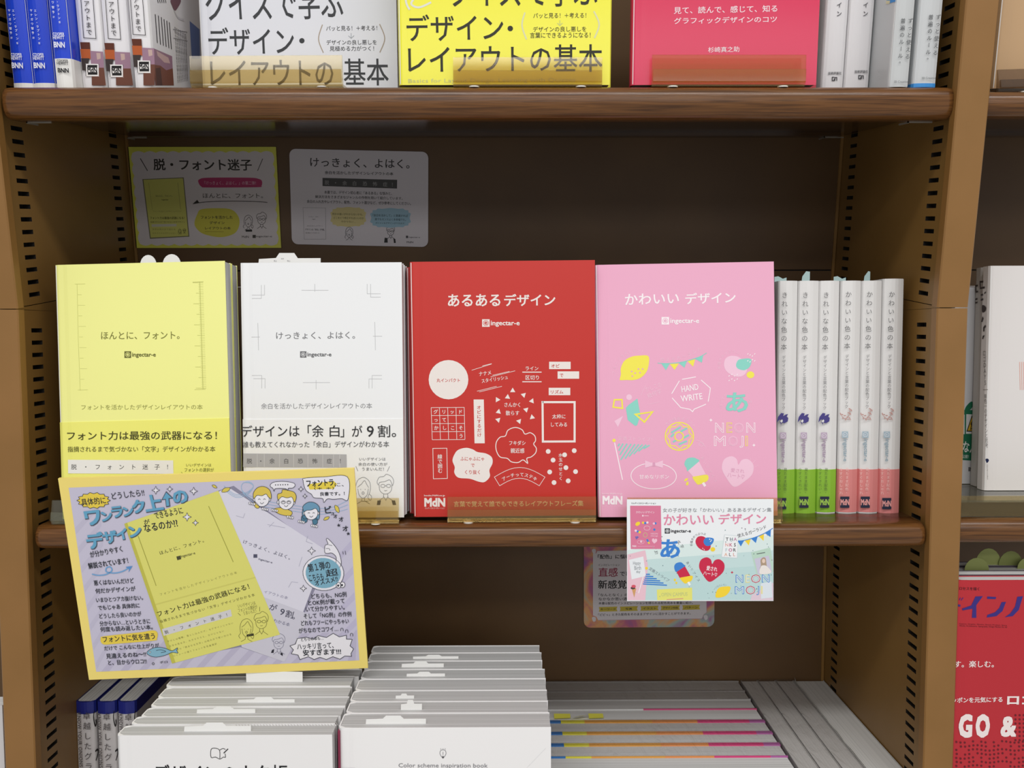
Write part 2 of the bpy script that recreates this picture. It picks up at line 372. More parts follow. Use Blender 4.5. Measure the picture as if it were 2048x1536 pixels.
def frame(label, M, z0, z1, zL, zR, cat='bookcase'):
    r = empty('bookcase_frame', M.to_4x4(), label, cat)
    cols = [(.036, .056), (.248, .268)]
    slotted('side_panel', M, -HW, 1, z0, z1, cols, zL, r); slotted('side_panel', M, HW, -1, z0, z1, cols, zR, r)
    slotted('side_panel', M, HW+.0155, 1, z0, z1, cols, zR, r)
    for sx in (-1, 1):
        q = MB(); a, b = sorted((sx*.4503, sx*.4810)); c = .0012
        q.ext_z([(a, .011), (a, c), (a+c, 0), (b-c, 0), (b, c), (b, .011), (b-.002, .011), (b-.002, .003), (a+.002, .003), (a+.002, .011)], z0, z1)
        q.build('post', STEEL, r)
    slotted('side_panel', M, -HW-.0155, -1, z0, z1, [], [], r)
    zz = z0+(.0195 if M is UP else 0)
    for xa, xb in ((-HW-.002, HW+.002), (HW+.0150, HW+.40), (-HW-.40, -HW-.0150)):
        boxo('back_panel', BACK, r, xa, xb, .2925, .2950, zz, z1)
        if M is UP:                                      # wedge that closes the angle between the two halves
            boxo('back_panel', BACK, r, xa, xb, .2925, .2950, -.002, .0180); boxo('joint_shade_strip', GAP_SHADE, r, xa, xb, .2946, .2956, .010, .028)  # added near-black strip, stands for shade in the joint and hides the sky
            q = MB(); q.ext_x([(.2925, -.0025), (.2950, -.0025), (.2915, -.042), (.2890, -.042)], xa, xb); q.build('back_filler', BACK, r)
    if M is UP:
        for xa in (-HW-.0155, -HW-.0005, HW, HW+.0150):
            q = MB(); q.ext_x([(.010, -.0004), (.2930, -.0004), (.2900, -.0385), (.010, -.0012)], xa, xa+.0005); q.build('side_filler', PANEL, r)
    for sx in (-1, 1): boxo('edge_trim', PANEL, r, *sorted((sx*(HW-.0006), sx*(HW-.0042))), .2905, .2925, z0-(.03 if M is UP else 0), z1)
    return r
zu = [.1742-PITCH*k for k in range(-13, 14)]
frame('upright upper half of the tan steel bookcase, above the horizontal joint', UP, .0004, .50, zu, zu)
frame('sloping lower half of the tan steel bookcase, below the horizontal joint', LO, -.74, -.0004,
      [-.0208-PITCH*k for k in range(56)], [-.0163-PITCH*k for k in range(57)])
def shelf(label, M, x0, x1, ztop, zbot, zdeck, df, clips=True):
    mw = M.to_4x4(); r = empty('shelf_board', mw, label, 'shelf')
    zc, hh = (ztop+zbot)/2, (ztop-zbot)/2; prof = []
    for k in range(13):
        a = math.pi/2+math.pi*k/12; ca, sa = math.cos(a), math.sin(a)
        prof.append((df+.013+.013*math.copysign(abs(ca)**.75, ca), zc+hh*math.copysign(abs(sa)**.8, sa)))
    prof += [(.034, zbot), (.034, zdeck), (.040, zdeck), (.040, ztop)]
    q = MB(); n = len(prof); cr = .009; rings = []                      # rounded front corners
    for x, ins in ((x0, cr), (x0+.0012, cr*.45), (x0+.004, cr*.14), (x0+cr, 0), (x1-cr, 0), (x1-.004, cr*.14), (x1-.0012, cr*.45), (x1, cr)):
        rings.append([(x, y+(ins if y < df+.02 else 0), zc+(z-zc)*(1-ins*12)) for y, z in prof])
    for g in rings: q.v += g
    for i in range(len(rings)-1):
        for k in range(n): q.f.append([i*n+k, (i+1)*n+k, (i+1)*n+(k+1) % n, i*n+(k+1) % n]); q.m.append(0)
    q.f += [list(range(n)), [(len(rings)-1)*n+k for k in range(n)][::-1]]; q.m += [0, 0]
    o = q.build('nosing', WOOD, r, smooth=True)
    q = MB(); q.box(x0+.0005, x1-.0005, .040, .286, zdeck, ztop); q.box(x0+.02, x1-.02, .24, .262, zdeck-.004, zdeck)
    q.build('deck', DECK, r)
    if clips:
        cm = mat('8c857a', .3, .5)
        for xa in (x0+.010, x1-.034):
            for ya in (.030, .255):
                q = MB(); q.box(xa, xa+.024, ya, ya+.0015, zbot-.0012 if ya < .1 else zdeck-.0052, zbot if ya < .1 else zdeck-.004)
                q.box(xa, xa+.0012, ya, ya+.02, zbot-.0016 if ya < .1 else zdeck-.0056, zbot if ya < .1 else zdeck-.004); q.build('shelf_clip', cm, r)
    return r
ZT, ZM = .2087, -.2165
shelf('upper walnut-fronted shelf carrying the row of white, yellow and crimson books', UP, -.4490, .4535, ZT, .1790, .1885, .004)
shelf('middle walnut-fronted shelf carrying the yellow, white, red and pink books', LO, -.4470, .4505, ZM, -.2405, -.2330, .003)
shelf('upper walnut-fronted shelf of the neighbouring bay at the right edge', UP, .4745, .86, ZT-.004, .1810, .1885, .006, False)
shelf('middle walnut-fronted shelf of the neighbouring bay at the right edge', LO, .4745, .86, -.2115, -.2370, -.2300, .003, False)
# bottom tray under the lower books
r = empty('display_tray', LO.to_4x4(), 'tan steel floor tray under the lowest books', 'tray')
q = MB(); q.box(-.455, .455, -.16, .289, -.730, -.7095); q.build('tray_floor', STEEL, r)
q = MB(); q.box(-.31, .072, -.158, .070, -.7095, -.6225); q.build('riser_block', STEEL, r)
q = MB(); q.box(-.455, .455, -.166, -.160, -.730, -.700); q.build('tray_lip', STEEL, r)

# ================================================================== upper shelf books
ZB = ZT
def ux(px, d, py=172): return fd(UP, px, py, d).x
G1 = 'blue paperbacks at the left end of the upper shelf'
for i, (a, b_, lab, dd) in enumerate(((25, 66.5, 'blue paperback with white foot, leftmost on the upper shelf', .030), (67.5, 110.5, 'blue paperback with white foot, second from the left on the upper shelf', .030),
                                  (111.5, 147.5, 'blue paperback with a tall white paper band, third from the left on the upper shelf', .016))):
    x0 = ux(a, dd); x1 = ux(b_, dd)
    r = spine_book('paperback', lab, UP, x0, dd, ZB, x1-x0, .257, .182, '2347d2' if i < 2 else '2347d2', group=G1, rough=.22,
                   band=(0, .0062, 'eceae6') if i < 2 else (0, .0262, 'ecebe8'), bow=.002)
    cv = Canvas(r, o=(0, -.0020, 0), base=.0004); W = '#e9ebf5'; cv.org(0, 0, 5.12)
    if i < 2:
        ox = 0 if i == 0 else 225
        cv.vt('エレン・ラプトン', 135+ox, 90, 182+ox, 415, 28, W, .02); cv.ch('著', 180+ox, 443, 22, W)
        cv.vt('ヤナガワ智予', 95+ox, 85, 116+ox, 360, 28, W, .02); cv.ch('訳', 121+ox, 388, 22, W)
        cv.t('COOPER', 116+ox, 228+ox, 545, 578, W, 2, .03); cv.t('HEWITT', 118+ox, 230+ox, 581, 614, W, 2, .03)
        cv.t('BNN', 125+ox, 240+ox, 642, 698, W, 4, .05)
    else:
        cv.vt('・ラプトン', 588, 0, 610, 205, 28, W, .02); cv.ch('著', 613, 228, 22, W); cv.vt('ワ智予', 542, 0, 550, 150, 28, W, .02); cv.ch('訳', 553, 175, 20, W)
        cv.t('COOPER', 545, 662, 334, 366, W, 2, .03); cv.t('HEWITT', 546, 662, 369, 402, W, 2, .03); cv.t('BNN', 556, 668, 430, 486, W, 4, .05)
        cv.t('COOPER', 585, 700, 609, 630, '#26262a', 3, .03); cv.t('HEWITT', 585, 703, 633, 662, '#26262a', 3, .03); cv.t('BNN', 595, 708, 698, 742, '#26262a', 4, .05)
    cv.build('spine_lettering')
G2 = 'white paperbacks with a sunset photograph along the foot of the spine'
spn = ((163.5, 213, 'white paperback with boxed spine title beside the blue books, leftmost of three', .032, 0, 0), (214.5, 267, 'white paperback with boxed spine title, middle of three beside the blue books', .032, 252, 8),
       (268.5, 309, 'white paperback with its printed cover side in view, rightmost of three beside the blue books', .024, 505, -35))
for i, (a, b_, lab, dd, ox, oy) in enumerate(spn):
    x0 = ux(a, dd); x1 = ux(b_, dd); tt = x1-x0
    r = spine_book('paperback', lab, UP, x0, dd, ZB, tt, .257, .182, 'e9e7ea', group=G2, rough=.25, bow=.0008)
    cv = Canvas(r, o=(0, -.0010, 0), base=.0003).org(0, 0, 5.12); K = '#2a2628'
    dx = ox
    s_ = 0 if i < 2 else 8
    cv.line([(825+dx, -60+oy), (858+dx, 388+oy), (985+dx, 396+oy), (950+dx, -60+oy)], 6, K)
    cv.vt('アウトまで', 885+dx, 0+oy, 918+dx, 365+oy, 62, K, .01)
    bot = {0: 874, 1: 874, 2: 874}[i]
    l0, l1 = (818, 848) if i == 0 else ((1066, 1096) if i == 1 else (1347, 1385))
    top = 432+oy if i < 2 else 398
    cv.poly([(l0+3, top), (l0+103, top+2), (l0+108, top+92), (l0+16, top+92)], '#5c2c1c', 1)
    cv.poly([(l0+6, top+70), (l0+107, top+72), (l0+112, top+172), (l0+18, top+172)], '#b4592a', 1)
    cv.poly([(l0+14, top+165), (l0+100, top+165), (l0+66, top+290), (l0+26, top+290)], '#3a302e', 1)
    rt0, rt1 = (1060, 1090) if i == 0 else ((1335, 1368) if i == 1 else (1580, 1588))
    cv.poly([(l0+108, top+90), (rt0-2, top+98), (rt0+6, top+270), (l0+118, top+268)], '#9d7b8e', 1)
    cv.poly([(l0+170, top+110), (l0+212, top+112), (l0+216, top+170), (l0+178, top+180)], '#c3a79f', 2)
    cv.poly([(l0+118, top+262), (rt0+6, top+262), (rt1-3, bot), (l0+124, bot), (l0+122, top+330)], '#6d4234', 2)
    bx, by = l0+64, top+222
    cv.blob([(bx, by+6), (bx+6, by), (bx+124, by+2), (bx+130, by+8), (bx+132, by+122), (bx+126, by+128), (bx+8, by+126), (bx+3, by+120)], '#eeeae8', 3)
    cv.rect(bx+14, by+12, bx+116, by+40, '#1d1b1c', 4); cv.rect(bx+20, by+86, bx+118, by+112, '#1d1b1c', 4); cv.t('MdN', bx+16, bx+116, by+34, by+90, '#1d1b1c', 3, .05, 4)
    cv.build('spine_print')
    if i == 2:                                              # side cover seen beyond the spine
        sc = Canvas(r, o=(tt, 0, 0), u=(0, 1, 0), v=(0, 0, 1), base=.0002).org(0, 0, 5.12)
        for j, (xa, y0, y1) in enumerate(((1588, 146, 440), (1620, 160, 458), (1650, 176, 468), (1678, 196, 480), (1706, 212, 492), (1732, 228, 504))): sc.line([(xa, y0), (xa+22, y1)], 7, '#3a3838')
        sc.poly([(1560, 490), (1760, 576), (1775, 874), (1590, 874)], '#9a7689', 1); sc.poly([(1566, 660), (1640, 672), (1700, 720), (1766, 700), (1778, 874), (1592, 874)], '#7a4a3a', 2)
        sc.poly([(1600, 520), (1720, 590), (1740, 650), (1680, 640), (1610, 570)], '#c9a8a6', 2); sc.poly([(1590, 700), (1640, 690), (1660, 874), (1600, 874)], '#55352c', 3)
        for j in range(7): sc.vt('本書の見方'*3, 1790+18*j, 270+j*12, 1822+16*j, 850-j*4, 13, '#6a686c', 0, 1)
        sc.line([(1770, 300), (1915, 330)], 3, '#9a989c'); sc.line([(1775, 390), (1918, 420)], 3, '#9a989c')
        sc.poly([(1940, 215), (2040, 300), (2046, 600), (1962, 600)], '#6f82b4', 1)
        sc.blob([(1745, 0), (1800, -40), (1850, 0), (1830, 60), (1790, 110), (1760, 60)], '#7a5964', 1); sc.t('|||||', 1615, 1700, -30, 30, '#3a3838')
        sc.curve([(1780, 100), (1820, 180), (1880, 205)], 8, '#c9c6ca')
        sc.build('side_print')
# big face-out books
def upface(label, pxl, pxr, d, color, h=.257, t=.014, lean=.06, name='design_book', **k):
    xa, xb = ux(pxl, d), ux(pxr, d); return face_book(name, label, UP, xa, d, ZB+.003, xb-xa, h, t, color, lean, **k)
wb = upface('large white cover-out book with grey lettering on the upper shelf, behind the left stand', 403, 795.5, .088, 'dfe1ea', coat=.5, rough=.3)
cv = Canvas(wb, o=(0, 0, 0), base=.0001, rough=.35).org(330, 0, 4.357); K = '#35373b'
cv.t('クイズで学ぶ', 365, 1560, -95, 190, K, -30, .012); cv.t('デザイン', 385, 1128, 250, 478, K, -4, .012); cv.ell(1193, 355, 23, 23, K, 1)
cv.t('レイアウトの', 400, 1470, 530, 745, K, 0, .012); cv.t('基本', 1560, 1950, 520, 745, K, 0, .012)
cv.curve([(1372, 215), (1338, 340), (1380, 460)], 9, '#b0a294'); cv.curve([(1870, 210), (1915, 335), (1872, 458)], 9, '#b0a294')
cv.t('パッと見る！＋考える！', 1405, 1850, 228, 270, K, -4, .005); cv.line([(1622, 288), (1622, 332)], 5, '#9fa5ae'); cv.line([(1598, 312), (1622, 334), (1648, 310)], 5, '#9fa5ae')
cv.t('デザインの良し悪しを', 1408, 1845, 350, 392, K, -2, .005); cv.t('見極める力がつく！', 1436, 1822, 404, 446, K, -2, .005)
cv.build('cover_lettering')
yb = upface('large bright yellow cover-out book with black lettering, centre of the upper shelf', 797.5, 1219, .020, 'f3ee36', coat=.4, rough=.3)
upface('second bright yellow copy standing right behind the yellow cover-out book', 799, 1221, .0355, 'f3ee36')
cv = Canvas(yb, o=(0, 0, 0), base=.0001, rough=.35).org(760, 0, 2.56); K = '#2c2b1c'
cv.t('クイズで学ぶ', 360, 1115, -120, 40, K, -8, .012); cv.t('デザイン', 138, 632, 82, 212, K, -6, .012); cv.ell(667, 146, 14, 14, K, 1)
cv.t('レイアウトの基本', 146, 1138, 240, 376, K, -8, .012)
cv.curve([(742, 64), (727, 130), (750, 202)], 8, '#dcdcb0'); cv.curve([(1095, 58), (1122, 125), (1098, 195)], 8, '#dcdcb0')
cv.t('パッと見る！＋考える！', 785, 1056, 68, 94, K, -2, .005); cv.line([(921, 104), (921, 130)], 4, '#c8cf80'); cv.line([(908, 118), (921, 131), (934, 118)], 4, '#c8cf80')
cv.t('デザインの良し悪しを', 784, 1056, 138, 164, K, -2, .005); cv.t('言葉にできるようになる！', 768, 1078, 168, 196, K, -2, .005)
cv.curve([(128, -30), (136, 20), (152, 50)], 10, '#e2e2d6'); cv.curve([(185, -20), (160, 20), (200, 38), (262, 12)], 10, '#e2e2d6')
cv.t('Basics for Layout Design, Learning with Quizzes', 145, 1000, 405, 430, '#c9cb8e', -6)
cv.build('cover_lettering')
cb = upface('glossy crimson cover-out book with white lettering, right of centre on the upper shelf', 1262, 1632, .020, 'd81a50', coat=.4, rough=.3, t=.017)
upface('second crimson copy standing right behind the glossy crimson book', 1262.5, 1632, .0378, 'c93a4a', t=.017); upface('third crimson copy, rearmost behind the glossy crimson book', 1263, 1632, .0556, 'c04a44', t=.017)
cv = Canvas(cb, o=(0, 0, 0), base=.0001, rough=.35).org(1180, 0, 3.94); W = '#f6e3ea'
cv.t('見て、読んで、感じて、知る', 660, 1475, 58, 110, W, -16, .01); cv.t('グラフィックデザインのコツ', 662, 1472, 142, 190, W, -14, .01); cv.build('subtitle_lettering'); cv.t('杉崎真之助', 930, 1176, 373, 415, W, -6, .01)
cv.build('cover_lettering')
for (a, b_, d, lab, ox) in ((1643, 1687.5, .055, 'plain white spine with small grey publisher mark, just right of the crimson book', 0), (1689, 1738.5, .055, 'plain white spine with small grey publisher mark, second right of the crimson book', 198)):
    x0, x1 = ux(a, d), ux(b_, d); r = spine_book('paperback', lab, UP, x0, d, ZB, x1-x0, .24, .17, 'e4e2e4', rough=.3, bow=.001)
    cv = Canvas(r, o=(0, -.0008, 0), base=.0003).org(1500, 0, 3.737); K = '#4a4a4e'
    cv.vt('イン', 668+ox, 5, 664+ox-2*(ox > 0), 135, 42, K, .015); cv.build('title_lettering'); cv.t('技術評論社', 582+ox, 682+ox, 538-ox*.06, 560-ox*.06, K, -2, .01)
    y = 577-ox*.065; cv.line([(630+ox, y), (614+ox, y), (614+ox, y+25), (628+ox, y+25), (628+ox, y+12)], 6, K); cv.line([(634+ox, y+26), (634+ox, y+2), (648+ox, y+2), (648+ox, y+26)], 6, K)
    cv.build('spine_lettering')
for (a, b_, d, lab, ox, bt) in ((1778, 1818, .012, 'silver-grey paperback showing its grey side, second from the right post', 0, None), (1826, 1873, .014, 'silver-grey paperback with blue foot, next to the right post', 208, (0, .0035, '3d8fd6'))):
    x0, x1 = ux(a, d), ux(b_, d); r = spine_book('paperback', lab, UP, x0, d, ZB, x1-x0, .25, .18, 'c9ccce' if ox else 'c6c9ca', rough=.28, bow=.0016, band=bt)
    cv = Canvas(r, o=(0, -.0018, 0), base=.0003).org(1500, 0, 3.737); K = '#44474a'; oy = -28 if ox else 0
    cv.vt('ずっと使える', 1200+ox+2, 128+oy, 1174+ox, 450+oy, 38, K, .005); cv.vt('普遍のルール。', 1145+ox, 130+oy, 1118+ox, 495+oy, 38, K, .005)
    cv.t('SB Creative', 1076+ox-2, 1182+ox-4, 604+oy, 620+oy, '#6a6d70', -1); cv.build('spine_lettering')
    if not ox:
        cv = Canvas(r, o=(0, 0, 0), u=(0, -1, 0), v=(0, 0, 1), base=.0003).org(1500, 0, 3.737); cv.poly([(1022, -20), (1090, -20), (1088, 12), (1024, 30)], '#3d8fd6', 1); cv.poly([(1020, 4), (1050, 4), (1046, 28), (1020, 30)], '#d8d0a8', 2); cv.build('side_print')

def upstand(label, pxl, pxr, d, pyt, **k):
    xa, xb = ux(pxl, d, 150), ux(pxr, d, 150); return stand(label, UP, xa, xb, d, ZB, hgt=k.pop('hgt', .0292), **k)
upstand('amber acrylic stand before the large white book, left end of the upper row', 385, 687, .024, 115, depth=.115, roll=.006, lean=.04)
upstand('amber acrylic stand before the bright yellow book, middle of the upper row', 907, 1203, .018, 124, hgt=.027, lean=.03, depth=.056)
upstand('amber acrylic stand before the crimson book, right end of the upper row', 1302, 1607, .018, 114, lean=.02, depth=.082)

# ================================================================== middle shelf: cover-out books
Z0 = ZM+.0040
GY = 'yellow font-design books on the middle shelf'; GW = 'white layout-design books on the middle shelf'
YL, WT = 'f6f79a', 'f1f3f5'
Y = face_book('design_book', 'front pale yellow book with ruler lines on its cover, middle shelf', LO, -.4254, .020, Z0, .173, .2583, .0185, YL, .055, .0009, .0235, GY, band=(.0985, 'f4f27c'))
face_book('design_book', 'second pale yellow book behind the front copy, with two round white slips on top', LO, -.4254, .0400, Z0, .1728, .2575, .0170, YL, .055, .0009, .020, GY)
b3 = [o for o in SC.objects if str(o.get('label', '')).startswith('second pale yellow')][0]
slip(b3, .076, .004, .2565, .017, .0105); slip(b3, .099, .005, .2565, .019, .0110)
cv = Canvas(Y, base=.0001).org(0, 480, 3.073); K = '#82823f'; T_ = '#b9bb66'
cv.t('ほんとに、フォント。', 622, 1104, 565, 612, K, -3, .01); cv.build('title_lettering')
logo_e(cv, 765, 684, 41, '#67672f', '#f6f79a', 958, tc='#6f6f35'); cv.build('maker_logo')
cv.line([(474, 270), (481, 600), (493, 925)], 1.8, '#c8ca78'); cv.line([(460, 271), (524, 270)], 1.8, '#c8ca78'); cv.line([(478, 922), (540, 921)], 1.8, '#c8ca78')
for k in range(1, 10): y = 271+65*k; cv.line([(476+2*k, y), (476+2*k+(44 if k % 2 == 0 else 24), y)], 1.6, '#cfd182')
cv.build('ruler_print')
cv.line([(1228, 256), (1248, 918)], 2.6, T_); cv.line([(1184, 259), (1250, 256)], 2, T_); cv.line([(1196, 920), (1264, 917)], 2, T_)
for k in range(61):
    y = 262+k*10.8; x = 1229+k*.32; cv.line([(x-(44 if k % 12 == 0 else 26 if k % 6 == 0 else 10), y), (x+20, y)], 1.5 if k % 6 else 2, '#cdd07c' if k % 6 else '#bfc26c')
cv.build('ruler_print'); cv.t('フォントを活かしたデザインレイアウトの本', 500, 1246, 1012, 1044, '#9a9b52', -2); cv.build('subtitle_lettering')
cv = Canvas(Y, base=.0008, on='paper_band').org(0, 480, 3.073); K = '#46461f'
cv.t('フォント力は最強の武器になる！', 415, 1335, 1176, 1230, K, -3, .012); cv.t('指摘されるまで気づかない「文字」デザインがわかる本', 418, 1325, 1268, 1303, '#63632e', -2, .004)
cv.poly([(420, 1350), (1066, 1354), (1068, 1437), (421, 1434)], '#efeeea', 0)
for i, c1 in enumerate('脱・フォント迷子！'): cv.ch(c1, 457+i*73, 1394, 36, '#4c4c4a', 0, .004, 2)
cv.t('いいデザインは', 1146, 1300, 1372, 1392, '#77773a', 0); cv.t('フォントの選択が', 1136, 1316, 1400, 1424, '#77773a', 0); cv.line([(1116, 1425), (1128, 1440)], 2, '#77773a')
cv.build('band_lettering')
W_ = face_book('design_book', 'front white book with crop marks, right of the yellow book', LO, -.2419, .024, Z0, .164, .2595, .0150, WT, .0242, -.0045, .0026, GW, band=(.1010, 'f2f3f3'))
b2 = face_book('design_book', 'second white book behind the front crop-mark copy, with a tall white slip above it', LO, -.2415, .0405, Z0, .1645, .258, .0155, WT, .0242, -.0045, .002, GW)
slip(b2, .0105, .002, .2575, .067, .0135, 'tab'); face_book('design_book', 'third white book, rearmost copy next to the red books', LO, -.2411, .0570, Z0, .1648, .257, .0160, 'e4e0e6', .0242, -.0045, .001, GW)
cv = Canvas(W_, base=.0001).org(440, 490, 2.695); T_ = '#bcbdbf'
cv.t('けっきょく、よはく。', 303, 728, 470, 508, '#7c7d80', -3, .006); cv.build('title_lettering')
logo_e(cv, 432, 573, 34, '#6d6e71', '#e6e7e9', 601); cv.build('maker_logo')
for P in ([(240, 215), (240, 270), (172, 270)], [(223, 215), (223, 288), (172, 288)], [(793, 210), (793, 263), (866, 263)], [(812, 210), (812, 281), (866, 281)], [(172, 703), (225, 703), (225, 773)], [(180, 720), (243, 720), (243, 773)], [(873, 703), (820, 703), (820, 773)], [(873, 722), (803, 722), (803, 773)],
          [(440, 244), (585, 244)], [(511, 210), (511, 252)], [(447, 741), (593, 741)], [(518, 728), (518, 778)], [(204, 420), (208, 568)], [(170, 496), (215, 496)], [(834, 415), (838, 567)], [(824, 492), (874, 492)]): cv.line(P, 1.9, T_); cv.build('crop_mark')
cv.t('余白を活かしたデザインレイアウトの本', 222, 820, 853, 884, '#8a8b8e', -2); cv.build('subtitle_lettering')
cv = Canvas(W_, base=.0008, on='paper_band').org(440, 490, 2.695); K = '#303134'
cv.t('デザインは「', 118, 495, 972, 1034, K, -2, .008); cv.t('余', 497, 560, 970, 1034, K, 0, .008); cv.t('白', 592, 645, 972, 1034, K, 0, .008); cv.t('」が', 650, 768, 972, 1036, K, 0, .008); cv.t('9', 792, 830, 974, 1034, K, 0, .008); cv.t('割。', 852, 950, 970, 1036, K, 0, .008)
cv.t('誰も教えてくれなかった「余白」デザインがわかる本', 125, 912, 1058, 1092, '#55565a', -2, .003); cv.build('band_title')
cv.poly([(127, 1123), (683, 1128), (684, 1199), (126, 1196)], '#b3b3b6', 0)
for x in (202, 240, 322, 398, 475, 555, 613, 646): cv.line([(x, 1126), (x, 1198)], 2, '#d6d6d8', 1)
for x, c1 in zip((160, 221, 282, 358, 434, 512, 590, 657), '脱・余白恐怖症！'): cv.ch(c1, x, 1164, 30, '#4b4b4e', 0, .004)
cv.build('band_boxes')
cv.t('いいデザインは', 752, 893, 1144, 1162, '#707174'); cv.t('余白の使い方が', 746, 903, 1172, 1190, '#707174'); cv.t('うまいんだ！', 766, 884, 1198, 1216, '#707174')
cv.line([(733, 1192), (744, 1218)], 2, '#707174'); cv.line([(915, 1192), (902, 1220)], 2, '#707174')
def girl(cv, x, y, s, c, w):       # line-drawn heads on the paper band
    cv.curve([(x-36*s, y+60*s), (x-40*s, y+20*s), (x-26*s, y-20*s), (x+8*s, y-34*s), (x+38*s, y-10*s), (x+44*s, y+30*s), (x+36*s, y+62*s)], w, c)
    cv.curve([(x-28*s, y+30*s), (x-20*s, y+66*s), (x+2*s, y+84*s), (x+24*s, y+66*s), (x+32*s, y+30*s)], w, c)
    cv.curve([(x-30*s, y+22*s), (x-8*s, y+4*s), (x+10*s, y-16*s), (x+22*s, y+4*s), (x+34*s, y+24*s)], w, c)
    cv.curve([(x+36*s, y+60*s), (x+50*s, y+74*s), (x+44*s, y+96*s), (x+30*s, y+80*s), (x+36*s, y+60*s)], w, c); cv.curve([(x-36*s, y+60*s), (x-48*s, y+78*s), (x-38*s, y+96*s)], w, c)
    cv.ell(x+2*s, y+54*s, 6*s, 7*s, None, 1, c, w); cv.ell(x-12*s, y+34*s, 2*s, 2*s, c, 1); cv.ell(x+14*s, y+34*s, 2*s, 2*s, c, 1)
    cv.line([(x-4*s, y+82*s), (x-6*s, y+100*s), (x-34*s, y+116*s)], w, c); cv.line([(x+10*s, y+82*s), (x+12*s, y+100*s), (x+40*s, y+116*s)], w, c)
def boy(cv, x, y, s, c, w):
    cv.curve([(x-40*s, y+10*s), (x-48*s, y-8*s), (x-36*s, y-34*s), (x-10*s, y-40*s), (x+6*s, y-52*s), (x+34*s, y-38*s), (x+46*s, y-14*s), (x+40*s, y+14*s)], w, c)
    cv.curve([(x-40*s, y+8*s), (x-32*s, y-6*s), (x-6*s, y-10*s), (x+22*s, y-20*s), (x+34*s, y-2*s), (x+38*s, y+12*s)], w, c)
    cv.curve([(x-36*s, y+8*s), (x-32*s, y+40*s), (x-12*s, y+58*s), (x+12*s, y+58*s), (x+32*s, y+40*s), (x+36*s, y+8*s)], w, c)
    for k in (-15, 17): cv.ell(x+k*s, y+14*s, 12*s, 9*s, None, 1, c, w)
    cv.line([(x-3*s, y+14*s), (x+5*s, y+14*s)], w, c); cv.curve([(x-7*s, y+40*s), (x, y+42*s), (x+9*s, y+39*s)], w, c)
    cv.line([(x-10*s, y+58*s), (x-12*s, y+80*s), (x-40*s, y+100*s)], w, c); cv.line([(x+12*s, y+58*s), (x+14*s, y+80*s), (x+44*s, y+100*s)], w, c)
    cv.line([(x-12*s, y+72*s), (x+2*s, y+96*s), (x+14*s, y+72*s)], w, c)
girl(cv, 770, 1284, .95, '#8c8d90', 2.2); boy(cv, 893, 1284, .95, '#8c8d90', 2.2)
cv.line([(765, 1380), (800, 1380)], 2, '#77787a'); cv.poly([(850, 1376), (868, 1376), (864, 1400), (846, 1400)], '#3c3d40', 1); cv.poly([(926, 1376), (944, 1376), (950, 1400), (932, 1400)], '#3c3d40', 1)
cv.build('band_drawing')

cv = Canvas(b2, o=(0, .002, 0), base=.0003).org(440, 480, 5.12)
for x in (568, 640, 705): cv.t('注文' if x == 640 else '売上', x-16, x+16, 206 if x != 640 else 184, 222 if x != 640 else 198, '#9a9a9e', 0, .01)
cv.build('slip_lettering')
# red book
GR = 'red cover-out books on the middle shelf'
R1 = face_book('design_book', 'front red book with white pattern samples on its cover, centre of the middle shelf', LO, -.0687, .0263, Z0, .1872, .2601, .0150, 'c8322b', -.0051+.012, -.0071, .0082, GR, rough=.38)
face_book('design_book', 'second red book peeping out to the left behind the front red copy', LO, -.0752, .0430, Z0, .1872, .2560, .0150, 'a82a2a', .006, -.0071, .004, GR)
cv = Canvas(R1, base=.0001).org(800, 500, 2.649); W = '#f0e7e2'; RD = '#c8322b'
cv.t('あるある', 254, 532, 235, 300, W, -2, .028); cv.t('デザイン', 552, 823, 234, 298, W, -3, .028); cv.build('title_lettering')
logo_e(cv, 435, 367, 40, W, RD, 634); cv.build('maker_logo')
cv.ell(257, 687, 105, 104, W, 0); cv.t('丸インパクト', 194, 318, 680, 701, RD, 0, .01); cv.build('circle_sample')
for P in ([(380, 637), (485, 604)], [(436, 614), (486, 602)], [(480, 672), (610, 640)], [(490, 664), (580, 643)], [(408, 748), (512, 722)], [(420, 752), (540, 722)]): cv.line(P, 2.4, W)
cv.t('ナナメ', 420, 484, 646, 668, W, -8, .015); cv.t('スタイリッシュ', 434, 572, 684, 706, W, -22, .015); cv.build('slanted_sample')
cv.t('ライン', 665, 733, 617, 638, W, 0, .015); cv.line([(648, 647), (750, 647)], 5, W); cv.t('区切り', 665, 736, 664, 688, W, 0, .015); cv.line([(648, 698), (750, 698)], 5, W); cv.build('rule_sample')
for x0, y0, x1, y1, s_, tx in ((790, 592, 904, 631, 'オビ', 845), (835, 643, 949, 682, 'で', 865), (788, 730, 902, 769, 'リズム', 865)): cv.rect(x0, y0, x1, y1, W, 0); cv.t(s_, x0+11, tx, y0+12, y1-8, RD, 0, .015); cv.build('ribbon_sample')
for x, y, a in ((597, 745, 0), (516, 793, -.5), (570, 779, 0.1), (655, 768, 2.9), (699, 800, .4), (522, 857, .2), (668, 846, 2.9), (700, 886, -.2), (520, 900, 2.9), (631, 907, 2.8)):
    cv.poly([(x+16*math.sin(a+k*2.094), y-16*math.cos(a+k*2.094)) for k in range(3)], W, 0)
cv.t('さんかく', 553, 637, 808, 832, W, 0, .015); cv.t('散らす', 560, 632, 851, 876, W, 0, .015); cv.build('triangle_sample')
for k in range(5):
    cv.line([(165+k*.5+43.3*k, 835-k*.5), (171+43.3*k, 1005-k*.7)], 2.6, W); cv.line([(165+k*1.4, 835+42.5*k), (339+k*1.4, 834+42.5*k)], 2.6, W)
